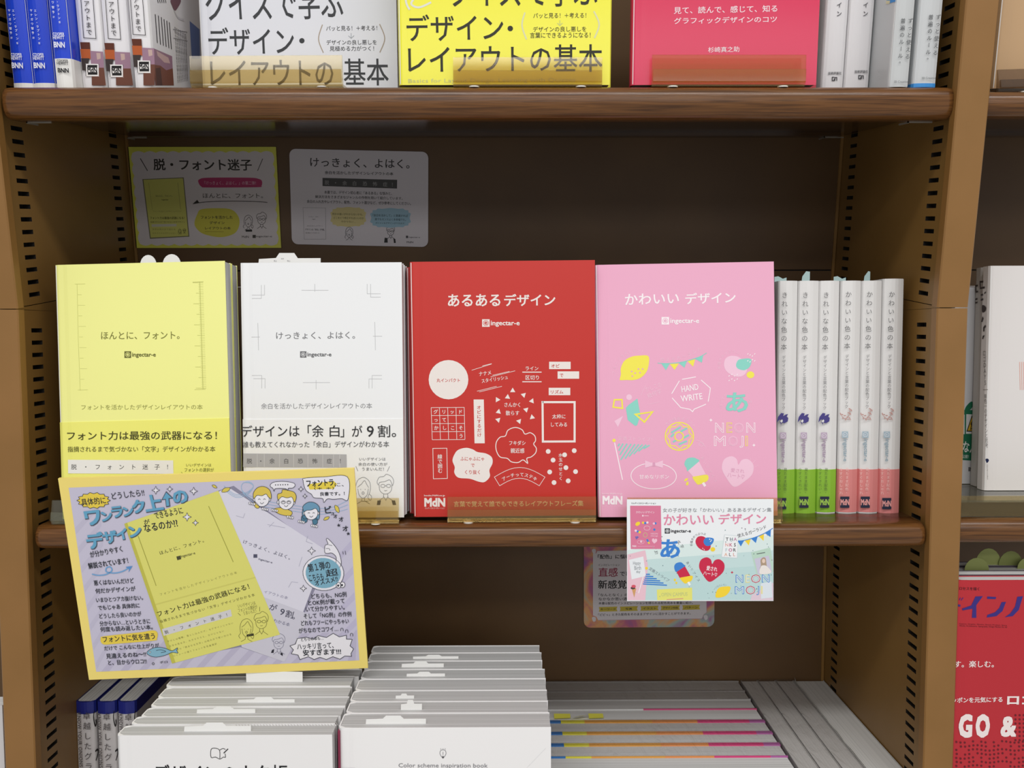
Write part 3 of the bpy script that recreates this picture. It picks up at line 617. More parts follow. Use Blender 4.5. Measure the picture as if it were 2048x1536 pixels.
for c1, i, j in (('グ', 0, 0), ('リ', 1, 0), ('ッ', 2, 0), ('ド', 3, 0), ('っ', 0, 1), ('て', 1, 1), ('か', 0, 2), ('し', 1, 2), ('こ', 2, 2), ('そ', 3, 2), ('う', 3, 3)): cv.ch(c1, 189+43.4*i+j*1.5, 857+42.5*j, 25, W, 0, .02)
cv.build('grid_sample')
cv.poly([(390, 792), (444, 792), (449, 1024), (395, 1024)], W, 0); cv.vt('オビにするだけ', 418, 822, 421, 992, 24, RD, .015, sy=.95); cv.build('vertical_ribbon_sample')
cv.line([(755, 806), (925, 806), (925, 1014), (757, 1015), (755, 800)], 11, W, 0); cv.t('太枠に', 806, 877, 870, 894, W, 0, .015); cv.t('してみる', 800, 885, 914, 936, W, 0, .015); cv.build('frame_sample')
cl = []
for cx_, cy_, rr, a0, a1 in ((610, 985, 46, 190, 330), (668, 1008, 48, 250, 400), (672, 1070, 48, -30, 95), (620, 1085, 50, 60, 130), (560, 1072, 44, 60, 190), (550, 1022, 42, 130, 270)):
    for k in range(7): a = math.radians(a0+(a1-a0)*k/6); cl.append((cx_+rr*math.cos(a), cy_+rr*math.sin(a)))
cl = catmull([(558, 985), (572, 955), (610, 940), (646, 952), (662, 975), (690, 968), (714, 985), (718, 1010), (708, 1028), (722, 1050), (718, 1075), (695, 1096), (672, 1104), (676, 1130), (652, 1112), (625, 1126), (590, 1122), (568, 1104), (530, 1096), (510, 1060), (510, 1020), (530, 992)], True, 5)
cv.line(cl, 4.5, W, 0, True); cv.t('フキダシ', 578, 665, 1010, 1034, W, 0, .015); cv.t('親近感', 586, 659, 1050, 1076, W, 0, .015); cv.build('bubble_sample')
cv.line([(174, 1051), (248, 1050), (251, 1210), (177, 1212)], 3, W, 0, True); cv.vt('線で囲む', 211, 1082, 213, 1182, 26, W, .015); cv.build('outline_sample')
cv.blob([(290, 1080), (310, 1058), (350, 1048), (385, 1056), (410, 1070), (455, 1078), (486, 1098), (490, 1130), (474, 1165), (476, 1200), (450, 1228), (420, 1228), (370, 1212), (310, 1206), (288, 1180), (290, 1150), (278, 1115)], W, 0)
cv.t('ふにゃふにゃ', 320, 446, 1096, 1117, RD, 0, .01); cv.t('で', 376, 395, 1132, 1150, RD, 0, .01); cv.t('くり抜く', 344, 424, 1165, 1188, RD, 0, .01); cv.build('wobbly_sample')
cv.line([(500, 1203)]+[(500+26.8*k, 1203-51*math.sin(math.pi*k/10)) for k in range(1, 10)]+[(768, 1203), (738, 1249)]+[(738-21*k, 1249-40*math.sin(math.pi*k/10)) for k in range(1, 10)]+[(528, 1249)], 2.6, W, 0, True)
cv.arc('アーチってステキ', 633, 1325, 150, 136, 232, 308, 23, W, .015); cv.build('arch_sample')
for x, y in ((785, 1067), (923, 1063), (811, 1113), (872, 1085), (879, 1153), (793, 1176), (930, 1174), (891, 1223), (816, 1232)): cv.ell(x, y, 12.5, 12.5, W, 0)
cv.vt('水玉のせとく', 850, 1074, 852, 1222, 22, W, .015, sy=1.0); cv.build('dot_sample')
cv.t('books.MdN.co.jp', 128, 238, 1296, 1307, W, 0, .02); cv.t('MdN', 129, 240, 1313, 1360, W, 0, .07); cv.t('エムディエヌコーポレーション', 132, 238, 1363, 1372, W, 0); cv.build('publisher_logo')
cv.t('言葉で覚えて誰でもできるレイアウトフレーズ集', 285, 972, 1330, 1361, '#ecd9c8', -4, .012); cv.build('subtitle_lettering')

# pink book
GP = 'pink cover-out books on the middle shelf'
P1 = face_book('design_book', 'front pink book with pastel doodles on its cover, right of the red book', LO, .1208, .0229, Z0, .1816, .2583, .0150, 'efaecb', .0666, -.0391, .0151, GP, rough=.4)
face_book('design_book', 'second pink book standing hidden behind the front pink copy', LO, .1228, .0390, Z0, .1800, .2570, .0150, 'efaecb', .0666, -.0391, .0151, GP)
cv = Canvas(P1, base=.0001).org(1180, 500, 2.649); W = '#fdf3f7'; L_ = '#f6cbe0'; G = '#8fd9cb'; YE = '#f7ec5b'
cv.t('かわいい', 186, 472, 233, 292, W, -8, .02); cv.t('デザイン', 505, 772, 228, 288, W, -8, .024); cv.build('title_lettering')
logo_e(cv, 379, 355, 40, W, '#efaecb', 578); cv.build('maker_logo')
cv.t('books.MdN.co.jp', 64, 172, 1286, 1297, '#fbe0ec', 0, .02); cv.t('MdN', 66, 172, 1302, 1348, W, 1, .07); cv.t('エムディエヌコーポレーション', 66, 172, 1352, 1360, '#f8d5e5', 0); cv.build('publisher_logo')
cv.org(1180, 680, 4.8)
cv.blob([(285, 378), (296, 330), (296, 270), (330, 200), (400, 160), (470, 150), (556, 152), (566, 215), (545, 300), (490, 360), (420, 384), (350, 384), (296, 386)], YE, 0)
for x, y in ((400, 302), (465, 278), (505, 278), (434, 318), (480, 314), (406, 347)): cv.ell(x, y, 9, 7, '#efaecb', 2)
cv.arc('フルーツならレモン！', 440, 345, 215, 245, 182, 294, 34, L_, .0); cv.build('lemon_drawing')
def bunting(cv, a, fl, c1): cv.curve(a, 7, c1, 1); [cv.poly(p, c, 0) for p, c in fl]
bunting(cv, [(650, 222), (760, 225), (880, 212), (980, 186), (1060, 158), (1120, 124)], [([(686, 228), (764, 230), (728, 290)], G), ([(766, 230), (852, 226), (812, 288)], YE), ([(852, 222), (930, 206), (906, 266)], G), ([(936, 204), (1010, 184), (990, 256)], YE), ([(1010, 182), (1086, 148), (1074, 218)], G)], G)
cv.arc('使えるガーランド', 700, -450, 640, 640, 93, 55, 42, L_, 0, turn=False); cv.build('garland_drawing')
cv.blob([(1286, 240), (1300, 180), (1350, 152), (1420, 160), (1470, 195), (1510, 230), (1500, 310), (1450, 350), (1380, 345), (1310, 300)], L_, 0)
cv.blob([(1402, 240), (1420, 195), (1460, 182), (1530, 178), (1550, 205), (1530, 260), (1480, 290), (1420, 275)], G, 1); cv.ell(1540, 334, 37, 33, YE, 0)
for i in range(8): x = 1510+22*(i % 4); y = 140+28*(i//4)*2+10*(i % 3); cv.line([(x, y), (x+9, y-12)], 7, W, 3)
for i in range(8): x = 1330+26*(i % 4); y = 350+44*(i//4)-14*(i % 2); cv.line([(x, y), (x+10, y-10)], 7, W, 3)
cv.arc('手描きのつぶつぶ', 1370, 240, 130, 130, 160, 300, 34, L_); cv.build('dots_drawing')
cv.poly([(344, 652), (372, 622), (455, 562), (484, 720), (452, 820), (432, 824), (362, 768)], G, 0); cv.ell(375, 549, 28, 28, L_, 0); cv.line([(234, 574), (306, 572), (312, 656), (222, 644)], 15, YE, 1, True)
cv.line([(436, 714), (600, 690), (522, 788)], 16, YE, 1, True); cv.poly([(234, 778), (318, 728), (268, 836)], L_, 0); cv.line([(535, 430), (490, 530)], 3, L_); cv.line([(556, 618), (670, 594)], 3, L_)
cv.t('かしこの', 540, 690, 450, 500, L_, -50); cv.t('幾何学', 560, 692, 512, 562, L_, -50); cv.build('shapes_drawing')
for P in ([(884, 378), (1016, 354)], [(858, 392), (784, 516)], [(1066, 384), (1155, 462), (1150, 500), (1134, 592)], [(788, 556), (870, 648), (960, 666), (984, 688), (1000, 664), (1114, 616)]): cv.line(P, 8, W, 0)
cv.t('HAND', 882, 1044, 444, 502, W, -26, .015); cv.t('WRITE', 874, 1082, 534, 594, W, -26, .015); cv.build('handwrite_drawing')
cv.t('あ', 1304, 1516, 502, 692, G, 0, .035); cv.arc('ぽってり', 1380, 630, 125, 125, 170, 240, 38, L_); cv.arc('文字', 1400, 660, 150, 150, 300, 345, 38, L_); cv.build('fat_letter_drawing')
cv.line([(858+136*math.cos(a*.2618), 925+134*math.sin(a*.2618)) for a in range(24)], 11, YE, 0, True); cv.ell(855, 926, 41, 41, None, 1, YE, 11)
cv.line([(858+(112+12*math.cos(a*1.57))*math.cos(a*.1963), 925+(110+12*math.cos(a*1.57))*math.sin(a*.1963)) for a in range(32)], 8, YE, 0, True)
for x0, y0, x1, y1 in ((780, 890, 870, 836), (870, 880, 930, 846), (776, 930, 806, 900), (900, 940, 950, 912), (796, 980, 830, 960), (850, 1004, 930, 970)): cv.line([(x0, y0), (x1, y1)], 17, G, 0)
cv.arc('大の線画イラスト', 858, 925, 172, 172, 218, 330, 38, L_); cv.curve([(1014, 960), (1060, 975), (1090, 1000), (1070, 1022), (1044, 1004), (1060, 985), (1090, 1005), (1108, 1028)], 4, L_); cv.build('doughnut_drawing')
for tx, x0, x1, y0, y1, c in (('N', 1200, 1284, 794, 890, W), ('E', 1312, 1364, 792, 890, YE), ('O', 1382, 1476, 794, 890, L_), ('N', 1500, 1586, 792, 890, W), ('M', 1190, 1302, 920, 1018, W), ('O', 1326, 1418, 920, 1018, L_), ('J', 1436, 1474, 920, 1034, W), ('I', 1492, 1514, 920, 1018, YE)):
    cv.t(tx, x0, x1, y0, y1, c, 0, .03, 1); cv.t(tx, x0+5, x1-5, y0+5, y1-5, '#efaecb', 0, -.012, 3)
for x, y in ((1160, 769), (1573, 1010)): cv.poly([(x, y-18), (x+5, y-5), (x+18, y), (x+5, y+5), (x, y+18), (x-5, y+5), (x-18, y), (x-5, y-5)], W, 0)
cv.build('neon_lettering')
cv.ell(231, 964, 16, 16, YE, 0); cv.line([(236, 985), (312, 1342)], 9, W, 0)
for a, b_ in (((268, 1020), (284, 994)), ((276, 1062), (318, 994)), ((286, 1104), (356, 995)), ((296, 1150), (394, 997)), ((336, 1140), (432, 999)), ((376, 1118), (468, 1001)), ((420, 1095), (504, 1003)), ((466, 1068), (540, 1006)), ((516, 1042), (572, 1010))): cv.line([a, b_], 13, G, 0)
cv.t('定番ストライプ！', 270, 594, 922, 965, L_, 12); cv.build('flag_drawing')
cv.ell(611, 1305, 218, 124, None, 0, W, 7, 0.02, 40); cv.poly([(528, 1155), (600, 1182), (600, 1206), (528, 1228)], L_, 3); cv.poly([(700, 1155), (626, 1182), (626, 1206), (700, 1228)], L_, 3); cv.rect(600, 1176, 626, 1212, '#e2a6c4', 4)
cv.t('甘めなリボン', 474, 758, 1292, 1334, W, 0, .008); cv.build('ribbon_drawing')
cv.blob([(906, 1190), (930, 1140), (985, 1128), (1024, 1140), (1046, 1168), (944, 1258), (926, 1230)], G, 0); cv.poly([(940, 1256), (1046, 1166), (1112, 1290), (990, 1312)], L_, 1); cv.blob([(984, 1312), (1048, 1302), (1128, 1296), (1128, 1350), (1046, 1388), (1016, 1370)], YE, 0); cv.line([(1084, 1370), (1106, 1404)], 24, W, 2)
cv.blob([(904, 1354), (916, 1332), (942, 1328), (928, 1350)], YE, 0); cv.blob([(926, 1396), (922, 1374), (940, 1356), (946, 1386)], YE, 0)
for i, c1 in enumerate('あい♡アイス'): cv.ch(c1, 1078+i*25, 1132+i*43, 36, L_, .95)
cv.build('ice_lolly_drawing')
def heart(cv, cx, cy, s, c, rot=0, lay=0):
    P = [(0, 46), (-30, 22), (-48, -4), (-46, -32), (-26, -46), (-8, -40), (0, -24), (8, -40), (26, -46), (46, -32), (48, -4), (30, 22)]
    cv.poly([(cx+s*(x*math.cos(rot)-y*math.sin(rot)), cy+s*(x*math.sin(rot)+y*math.cos(rot))) for x, y in catmull(P, True, 5)], c, lay)
heart(cv, 1410, 1270, 3.1, L_, .18); cv.t('愛され', 1350, 1480, 1228, 1268, '#e2a6c4', 12, .01); cv.t('ハート♡', 1316, 1478, 1270, 1316, '#e2a6c4', 22, .01)
for P in ([(1544, 1132), (1528, 1168)], [(1588, 1152), (1562, 1182)], [(1614, 1200), (1586, 1216)]): cv.line(P, 3, L_)
cv.build('heart_drawing')

# six white spines at the right end
spx = ((1551, 1582), (1583, 1623.5), (1624, 1663.5), (1666, 1706), (1707, 1747), (1748.5, 1789.5))
names = ('half hidden beside the pink book', 'second of the green-banded three', 'third of the green-banded three, next to the pink bands', 'first of the pink-banded three, next to the green bands', 'middle of the pink-banded three', 'last before the right post')
for i, (a, b_) in enumerate(spx):
    d = .058; green = i < 3
    x0, x1 = fz(LO, a, 1021, ZM).x, fz(LO, b_, 1021, ZM).x
    if i == 0: x0 = x1-.0205
    hh = .2465
    r = spine_book('colour_book', ('white spine with green paper band, ' if green else 'white spine with salmon paper band, ')+names[i], LO, x0, d, ZM, x1-x0, hh+(i == 5)*.002, .15, 'e6e5e4',
                   group='white-spined colour books with green bands' if green else 'white-spined colour books with salmon bands', rough=.4, bow=.0035,
                   band=((.0012 if i in (2, 3, 4) else 0), .0470, '8fc13a' if green else 'e08a88'), lean=.012)
    cv = Canvas(r, o=(0, -.0030, 0), base=.0005).org(1540, 540, 2.844); K = '#5a5a5c'
    ox = (0, 118, 236, 363, 483, 610)[i]; dxb = (0, 0, -3, -9, -13, -18)[i]
    cv.vt('きれいな色の本' if green else 'かわいい色の本', 83+ox, 118-(i > 2)*4, 77+ox+dxb*.4, 462-(i > 2)*6, 37, K, -.004 if i < 3 else -.004); cv.build('title_lettering')
    cv.vt('デザインと言葉の配色ブック', 78+ox+dxb*.4, 485-(i > 2)*6, 76+ox+dxb*.6, 796-(i > 2)*8, 22, '#77777a'); cv.build('subtitle_lettering')
    if green:
        bx, by = 70+ox, 845; c = '#4b4487'
        cv.poly([(bx-32, by+22), (bx-26, by-8), (bx-8, by-32), (bx+8, by-30), (bx+4, by-14), (bx+20, by-24), (bx+32, by-26), (bx+24, by-12), (bx+33, by-4), (bx+30, by+16), (bx+12, by+26), (bx-4, by+22), (bx-8, by+36), (bx-14, by+18), (bx-6, by+4), (bx-18, by+6)], c, 1)
        cv.poly([(bx-14, by+14), (bx-2, by+4), (bx+2, by+14), (bx-6, by+24)], '#e6e5e4', 3)
    else:
        x, y = 72+ox+dxb, 832; c = '#c39a94'
        cv.curve([(x-28, y-14), (x-10, y+8), (x+14, y+16), (x+34, y+20)], 3, c); cv.curve([(x+6, y+14), (x+22, y-6), (x+30, y-40)], 3, c)
        for px_, py_, rr in ((-26, -14, .6), (-16, -10, -.4), (-12, 10, .9), (-2, -4, -.8), (2, 18, .5), (14, 4, -.9), (20, -20, -.5), (30, -14, .4), (26, -42, -.2), (36, -34, .5), (26, 10, .2)): cv.ell(x+px_, y+py_, 7, 3.4, c, 1, rot=rr+.7, n=10)
    cv.build('spine_emblem')
    lc = '#bda9c0' if green else '#a9bfcb'; lx = 74+ox+dxb-(0 if green else 2)
    cv.rect(lx-18, 924-(i > 2)*6, lx+17, 960-(i > 2)*6, lc, 1); cv.ell(lx-.5, 942-(i > 2)*6, 12, 12, None, 1, '#e8e4ea', 2.4); cv.ch('e', lx, 942-(i > 2)*6, 17, '#e8e4ea', 1.57, .01, 3)
    y0 = 966-(i > 2)*6; cv.rt('ingectar-e', (lx-7, y0), (lx-9, y0+128), '#a48fa8' if green else '#93a9b6', .03)
    cv.build('maker_logo')
    cv.par = next(c for c in r.children if c.name.startswith('paper_band'))
    c2 = '#5e7a3c' if green else '#f4c7c2'; bx = ox+dxb*1.4
    cv.vt('見たまま配色、' if green else '見たまま配色、', 88+bx, 1124, 84+bx, 1278, 20, c2); cv.vt('今すぐきれい。' if green else '今すぐおしゃれ', 52+bx, 1124, 53+bx, 1278, 20, c2)
    mx = 66+bx+(0, 8, 12, 8, 10, 12)[i]; my = 1328-(8 if i in (1, 2, 3, 4) else 0) 
    mx = 66+bx if not i else mx; N_ = '#2b2f45'
    cv.poly([(mx-26, my-32), (mx+26, my-32), (mx+26, my-16), (mx-26, my-16)], N_, 1); cv.poly([(mx-26, my+16), (mx+26, my+16), (mx+26, my+32), (mx-26, my+32)], N_, 1); cv.rect(mx-25, my-17, mx+25, my+17, N_, 0)
    cv.t('MdN', mx-25, mx+25, my-17, my+17, '#a6cf5a' if green else '#eaa5a2', 0, .06, 3); cv.build('band_lettering')
    if i in (0, 1, 3, 4):
        wpt = {0: (.001, .013, 'flat'), 1: (.008, .010, 'leaf'), 3: (-.001, .013, 'flat'), 4: (.008, .008, 'leaf')}[i]
        q = MB(); xx, ww_, kd = wpt
        if kd == 'leaf': pts = [(xx, hh-.01), (xx+.002, hh+.006), (xx+.006, hh+.0115), (xx+ww_, hh+.0110), (xx+ww_, hh+.003), (xx+ww_-.002, hh-.01)]
        else: pts = [(xx, hh-.01), (xx, hh+.0055), (xx+.004, hh+.0062), (xx+.009, hh+.0035), (xx+ww_, hh+.0048), (xx+ww_, hh-.01)]
        n = len(pts); q.add([(a_, .02, b__) for a_, b__ in pts]+[(a_, .0206, b__) for a_, b__ in pts], [list(range(n)), list(range(n, 2*n))[::-1]]+[[k, (k+1) % n, n+(k+1) % n, n+k] for k in range(n)])
        q.build('sales_slip', mat('a9c4c4', .5), r)['label'] = 'pale teal paper slip'
# stands of the middle shelf
def lx(px, d, py=1040): return fd(LO, px, py, d).x
stand('amber acrylic stand under the yellow book, its left end showing beside the large card', LO, lx(109, .018), lx(458, .018), .0185, ZM, lean=.055, depth=.072, hgt=.0245, m=CLEAR, roll=0)
stand('amber acrylic stand under the white crop-mark book', LO, lx(470, .022), lx(800.5, .022), .0165, ZM, lean=.045, depth=.085, hgt=.0262)
stand('amber acrylic stand under the red book', LO, lx(896, .024), lx(1190.5, .024), .0215, ZM, lean=.01, depth=.066, hgt=.0265)
stand('amber acrylic stand under the pink book, behind the small mint card', LO, lx(1252.5, .020), lx(1556, .020), .0155, ZM, lean=.06, depth=.064, hgt=.0262, yaw=-.02)

# ================================================================== promotional cards
def cutpoly(cv, pts, c, lay=0): cv.poly(pts, c, lay)
def star4(cv, x, y, r, c='#3a3a44', fill='#e9e6f0', w=3, lay=5):
    P = [(x, y-r), (x+r*.28, y-r*.3), (x+r, y), (x+r*.28, y+r*.3), (x, y+r), (x-r*.28, y+r*.3), (x-r, y), (x-r*.28, y-r*.3)]
    cv.poly(P, fill, lay); cv.line(P, w, c, lay+1, True)
BC = card('hanging_card', 'large yellow-bordered promotional card with handwriting and drawn faces, hanging over the shelf edge', pose(LO, -.3782, -.030, -.359, -.1682, .0351, .0281), .2692, .2061, 'f5df7c', t=.0030)
cv = Canvas(BC, base=.0001, rough=.4).org(100, 920, 3.103)
LV = '#c9c5d9'; LV2 = '#bdb8cf'
cv.poly([(116, 172), (1846, 100), (1920, 1243), (287, 1314)], LV, 0)
for k in range(14):                                        # diagonal stripes of the printed ground
    a = k*.072+.02; x0 = 287+a*1633; 
    cv.poly([(x0, 1314-a*71), (x0+48, 1312-a*71), (min(x0+48+150+60*k/14, 1905), 1314-a*71-190), (min(x0+150+60*k/14, 1895), 1314-a*71-190)], LV2, 1)
for k in range(1, 9): y = 240+k*120; cv.poly([(139+k*18.2, y+60), (145+k*18.2, y+100), (300+k*10, y-70), (296+k*10, y-100)], '#c2bed3', 1)
for k in range(4): y = 500+k*160; cv.poly([(1872+k*10-4, y), (1876+k*10-4, y+46), (1790+k*8, y+130), (1786+k*8, y+92)], '#c0bbd4', 1)
cv.build('card_ground')
# second printed book (white), then yellow book in front
cv.poly([(1045, 190), (1140, 160), (1700, 570), (1680, 720), (1450, 1250), (1180, 1160), (800, 1230), (760, 1260)], '#8d8aa0', 2)
cv.poly([(1047, 195), (1110, 170), (1715, 560), (1455, 1252), (1190, 1160)], '#dddbe8', 3); cv.poly([(1300, 840), (1620, 960), (1455, 1252), (1190, 1160), (1200, 900)], '#cfcdda', 4)
q_ = '#b5b4c6'
for P in ([(1210, 330), (1200, 358), (1155, 345)], [(1390, 385), (1360, 415)], [(1350, 400), (1460, 420)], [(1600, 470), (1590, 505), (1630, 520)], [(1500, 755), (1480, 790)], [(1540, 760), (1500, 755)], [(1565, 600), (1545, 660)]): cv.line(P, 3, q_, 5)
for i, c1 in enumerate('けっきょく、よはく。'): cv.ch(c1, 1212+i*31.5, 508+i*11.2, 30, '#6a6a7c', .34, .01, 5)
cv.rect(1263, 584, 1287, 606, '#55556a', 5); cv.t('ingectar-e', 1292, 1378, 604, 622, '#55556a', 24, .02, 5)
for i, c1 in enumerate('イアウトの本'): cv.ch(c1, 1340+i*25, 818+i*7, 24, '#8886a0', .3, 0, 5)
for c1, x, y, z_ in (('が', 1385, 914, 50), ('9', 1442, 940, 62), ('割', 1487, 956, 54), ('。', 1530, 972, 50)): cv.ch(c1, x, y, z_, '#4a4a5c', .3, .015, 5)
cv.t('わかる本', 1385, 1485, 978, 1004, '#70708a', 30, .01, 5)
cv.lay0 = 5; boy(cv, 1420, 1120, .85, '#77778c', 2.6); cv.lay0 = 0; cv.poly([(1378, 1178), (1392, 1172), (1388, 1196), (1372, 1196)], '#2c2c38', 6); cv.poly([(1432, 1192), (1446, 1200), (1444, 1216), (1430, 1206)], '#2c2c38', 6)
cv.build('printed_white_book')
YC = '#e0dd76'; K = '#4b4c2c'
cv.poly([(462, 395), (1045, 190), (1428, 1082), (758, 1262), (690, 1000), (560, 640)], YC, 7); cv.poly([(462, 395), (480, 388), (780, 1256), (758, 1262)], '#c4c053', 8)
cv.line([(548, 470), (660, 780)], 5, '#a9a74a', 8); cv.line([(985, 285), (1138, 632)], 5, '#a9a74a', 8)
for i, c1 in enumerate('ほんとに、フォント。'): cv.ch(c1, 692+i*29.5, 574-i*8.6, 29, '#5c5c34', -.28, .012, 8)
cv.poly([(785, 598), (810, 592), (816, 614), (791, 621)], '#4c4c30', 8); cv.t('ingectar-e', 817, 906, 588, 610, '#4c4c30', -22, .02, 8)
for i, c1 in enumerate('フォントを活かしたデザインレイアウトの本'): cv.ch(c1, 690+i*24.3, 832-i*7.0, 20, '#8f8d48', -.28, 0, 8)
cv.poly([(651, 893), (1272, 724), (1276, 731), (654, 901)], '#d4d06c', 8)
for i, c1 in enumerate('フォント力は最強の武器になる！'): cv.ch(c1, 682+i*40, 952-i*12.3, 42, '#3c3c20', -.3, .02, 8)
for i, c1 in enumerate('指摘されるまで気づかない「文字」デザインがわかる本'): cv.ch(c1, 692+i*23.7, 1000-i*6.8, 21, '#55552c', -.29, .006, 8)
cv.poly([(696, 1048), (1122, 926), (1130, 968), (706, 1090)], '#d5d3d6', 8)
for i, c1 in enumerate('脱・フォント迷子！'): cv.ch(c1, 724+i*47.5, 1066-i*13.6, 26, '#48483c', -.28, .01, 9)
for j, s_ in enumerate(('学びとは種類、落とし込んだけ、なデザインじゃない', '文字の見せ方、大きさそろえ、だけじゃない', 'なぜなら「読ませる文字」は組み方で使い分ける', '〇イメージ通りフォントを写真選択')):
    for i, c1 in enumerate(s_): cv.ch(c1, 735+j*12+i*17.2, 1124+j*30-i*4.9, 14, '#7e7c40', -.28, 0, 8)
cv.t('いいデザインは', 1170, 1278, 892, 918, '#6c6a38', -22, 0, 8); cv.t('フォントの選択が', 1172, 1290, 918, 944, '#6c6a38', -24, 0, 8); cv.t('うまいんだ！', 1204, 1284, 938, 962, '#6c6a38', -18, 0, 8)
cv.line([(1166, 948), (1184, 964)], 3, '#6c6a38', 8); cv.line([(1302, 910), (1302, 938)], 3, '#6c6a38', 8)
cv.lay0 = 8; girl(cv, 1218, 1016, .95, '#77753c', 2.8); boy(cv, 1312, 988, .95, '#77753c', 2.8); cv.lay0 = 0; cv.poly([(1220, 1082), (1264, 1074), (1268, 1088), (1222, 1096)], '#2c2c20', 9);
cv.build('printed_yellow_book')
# blue hand lettering with dark outline
BLU = '#66a6c8'; NK = '#2c3038'
def fat(txt, pos, h):
    for c1, (x, y, s_, rot) in zip(txt, pos):
        cv.ch(c1, x+3, y+4, s_, '#4a5260', rot, .085, 10); cv.ch(c1, x, y, s_, BLU, rot, .06, 11)
fat('ワンランク', [(266, 352, 122, -.12), (350, 346, 80, -.12), (416, 318, 88, -.12), (484, 316, 78, -.12), (552, 286, 96, -.12)], 0); fat('上', [(642, 266, 118, -.15)], 0); fat('の', [(808, 224, 104, -.15)], 0)
cv.poly([(722, 192), (768, 238), (742, 240), (748, 288), (722, 292), (716, 244), (692, 248)], '#4a5260', 10); cv.poly([(722, 200), (758, 234), (736, 236), (742, 282), (724, 285), (720, 240), (700, 242)], BLU, 11)
fat('デザイン', [(278, 500, 112, -.12), (372, 476, 92, -.12), (448, 458, 84, -.12), (526, 440, 92, -.12)], 0)
cv.build('hand_title')
def burst(cv, cx, cy, rx, ry, n, k, fill, edge, w, lay, ph=0):
    P = []
    for i in range(n*2): a = math.pi*i/n+ph; m = 1.0 if i % 2 == 0 else k; P.append((cx+rx*m*math.cos(a), cy+ry*m*math.sin(a)))
    cv.poly(P, fill, lay); cv.line(P, w, edge, lay+1, True)
burst(cv, 272, 250, 104, 50, 14, .84, '#e9cf4e', NK, 3, 10); cv.t('具体的に', 200, 352, 236, 284, NK, -14, .02, 12)
cv.t('どうしたら!!', 388, 590, 200, 244, NK, -24, .015, 12); cv.t('が', 586, 622, 366, 396, NK, -3, .012, 12); cv.t('できるように', 656, 830, 322, 366, NK, -36, .015, 12); cv.t('なるのか??', 592, 800, 394, 448, NK, -36, .02, 12)
cv.t('が分かりやすく', 256, 455, 564, 606, NK, -38, .02, 12); cv.t('解説されています！', 244, 490, 634, 676, NK, -36, .03, 12)
cv.curve([(262, 706), (300, 714), (350, 708), (385, 685), (376, 662), (352, 668), (352, 692), (400, 700), (450, 690), (490, 668)], 7, '#6ea6d6', 12); cv.poly([(514, 656), (470, 662), (492, 676), (488, 696)], '#5a92cc', 12)
for k, (s_, x0, x1, y) in enumerate((('悪くはないんだけど', 276, 524, 778), ('何だかデザインが', 286, 534, 828), ('いまひとつアカ抜けない。', 290, 580, 884), ('でもじゃあ 具体的に', 302, 560, 932), ('どうしたら良いのかが', 310, 570, 984), ('分からない…というときに', 312, 625, 1030), ('何度も読み返したい本。', 316, 640, 1066))):
    cv.t(s_, x0, x1, y-35, y, NK, -16, .022, 12)
cv.build('handwriting')
cv.blob([(318, 1130), (316, 1105), (340, 1092), (560, 1068), (640, 1056), (668, 1072), (664, 1108), (640, 1120), (400, 1140), (340, 1144)], '#e9cf4e', 9)
cv.t('フォントに気を遣う', 332, 655, 1088, 1132, NK, -22, .02, 12); cv.t('だけで こんなに仕上がりが', 340, 680, 1150, 1182, NK, -20, .018, 12); cv.t('見違えるのね〜!!', 352, 598, 1196, 1232, NK, -14, .024, 12); cv.t('と、目からウロコ!!', 364, 602, 1238, 1272, NK, -10, .024, 12); cv.build('handwriting')
cv.blob([(602, 1196), (626, 1172), (670, 1160), (720, 1168), (758, 1182), (792, 1164), (788, 1180), (794, 1196), (760, 1192), (720, 1208), (670, 1220), (630, 1216)], '#86b6cc', 12, NK, 3); cv.curve([(660, 1180), (690, 1176), (720, 1186), (690, 1194)], 3, NK, 14); cv.ell(622, 1190, 5, 5, '#f2f0f4', 14, NK, 2); cv.ell(642, 1262, 6, 7, None, 12, NK, 3); cv.t('ポロ', 684, 732, 1244, 1262, NK, -4, .01, 12); cv.build('fish_drawing')
# wind, leaves and three drawn faces
for dy_ in (0, 9, 18): cv.curve([(1080, 160+dy_*1.2), (1150, 212+dy_), (1220, 200+dy_), (1262, 165), (1240, 142-dy_*.3), (1200, 142), (1188, 172), (1210, 205+dy_*.6), (1290, 240+dy_*2), (1400, 265+dy_*2), (1540, 285+dy_*2), (1660, 300+dy_*2), (1760, 290+dy_*2), (1848, 250+dy_*3)], 3.2, '#9dbbd8', 5)
for x, y, a, s_ in ((1092, 184, -.3, 1), (1022, 163, .6, .6), (1782, 302, 1.2, .9), (1716, 361, -.4, .7)):
    cv.blob([(x+s_*p*math.cos(a)-s_*r_*math.sin(a), y+s_*p*math.sin(a)+s_*r_*math.cos(a)) for p, r_ in ((-28, 4), (-8, -12), (20, -8), (28, 0), (10, 12), (-12, 12))], '#dcc95a', 6, NK, 2.4)
cv.build('wind_drawing')
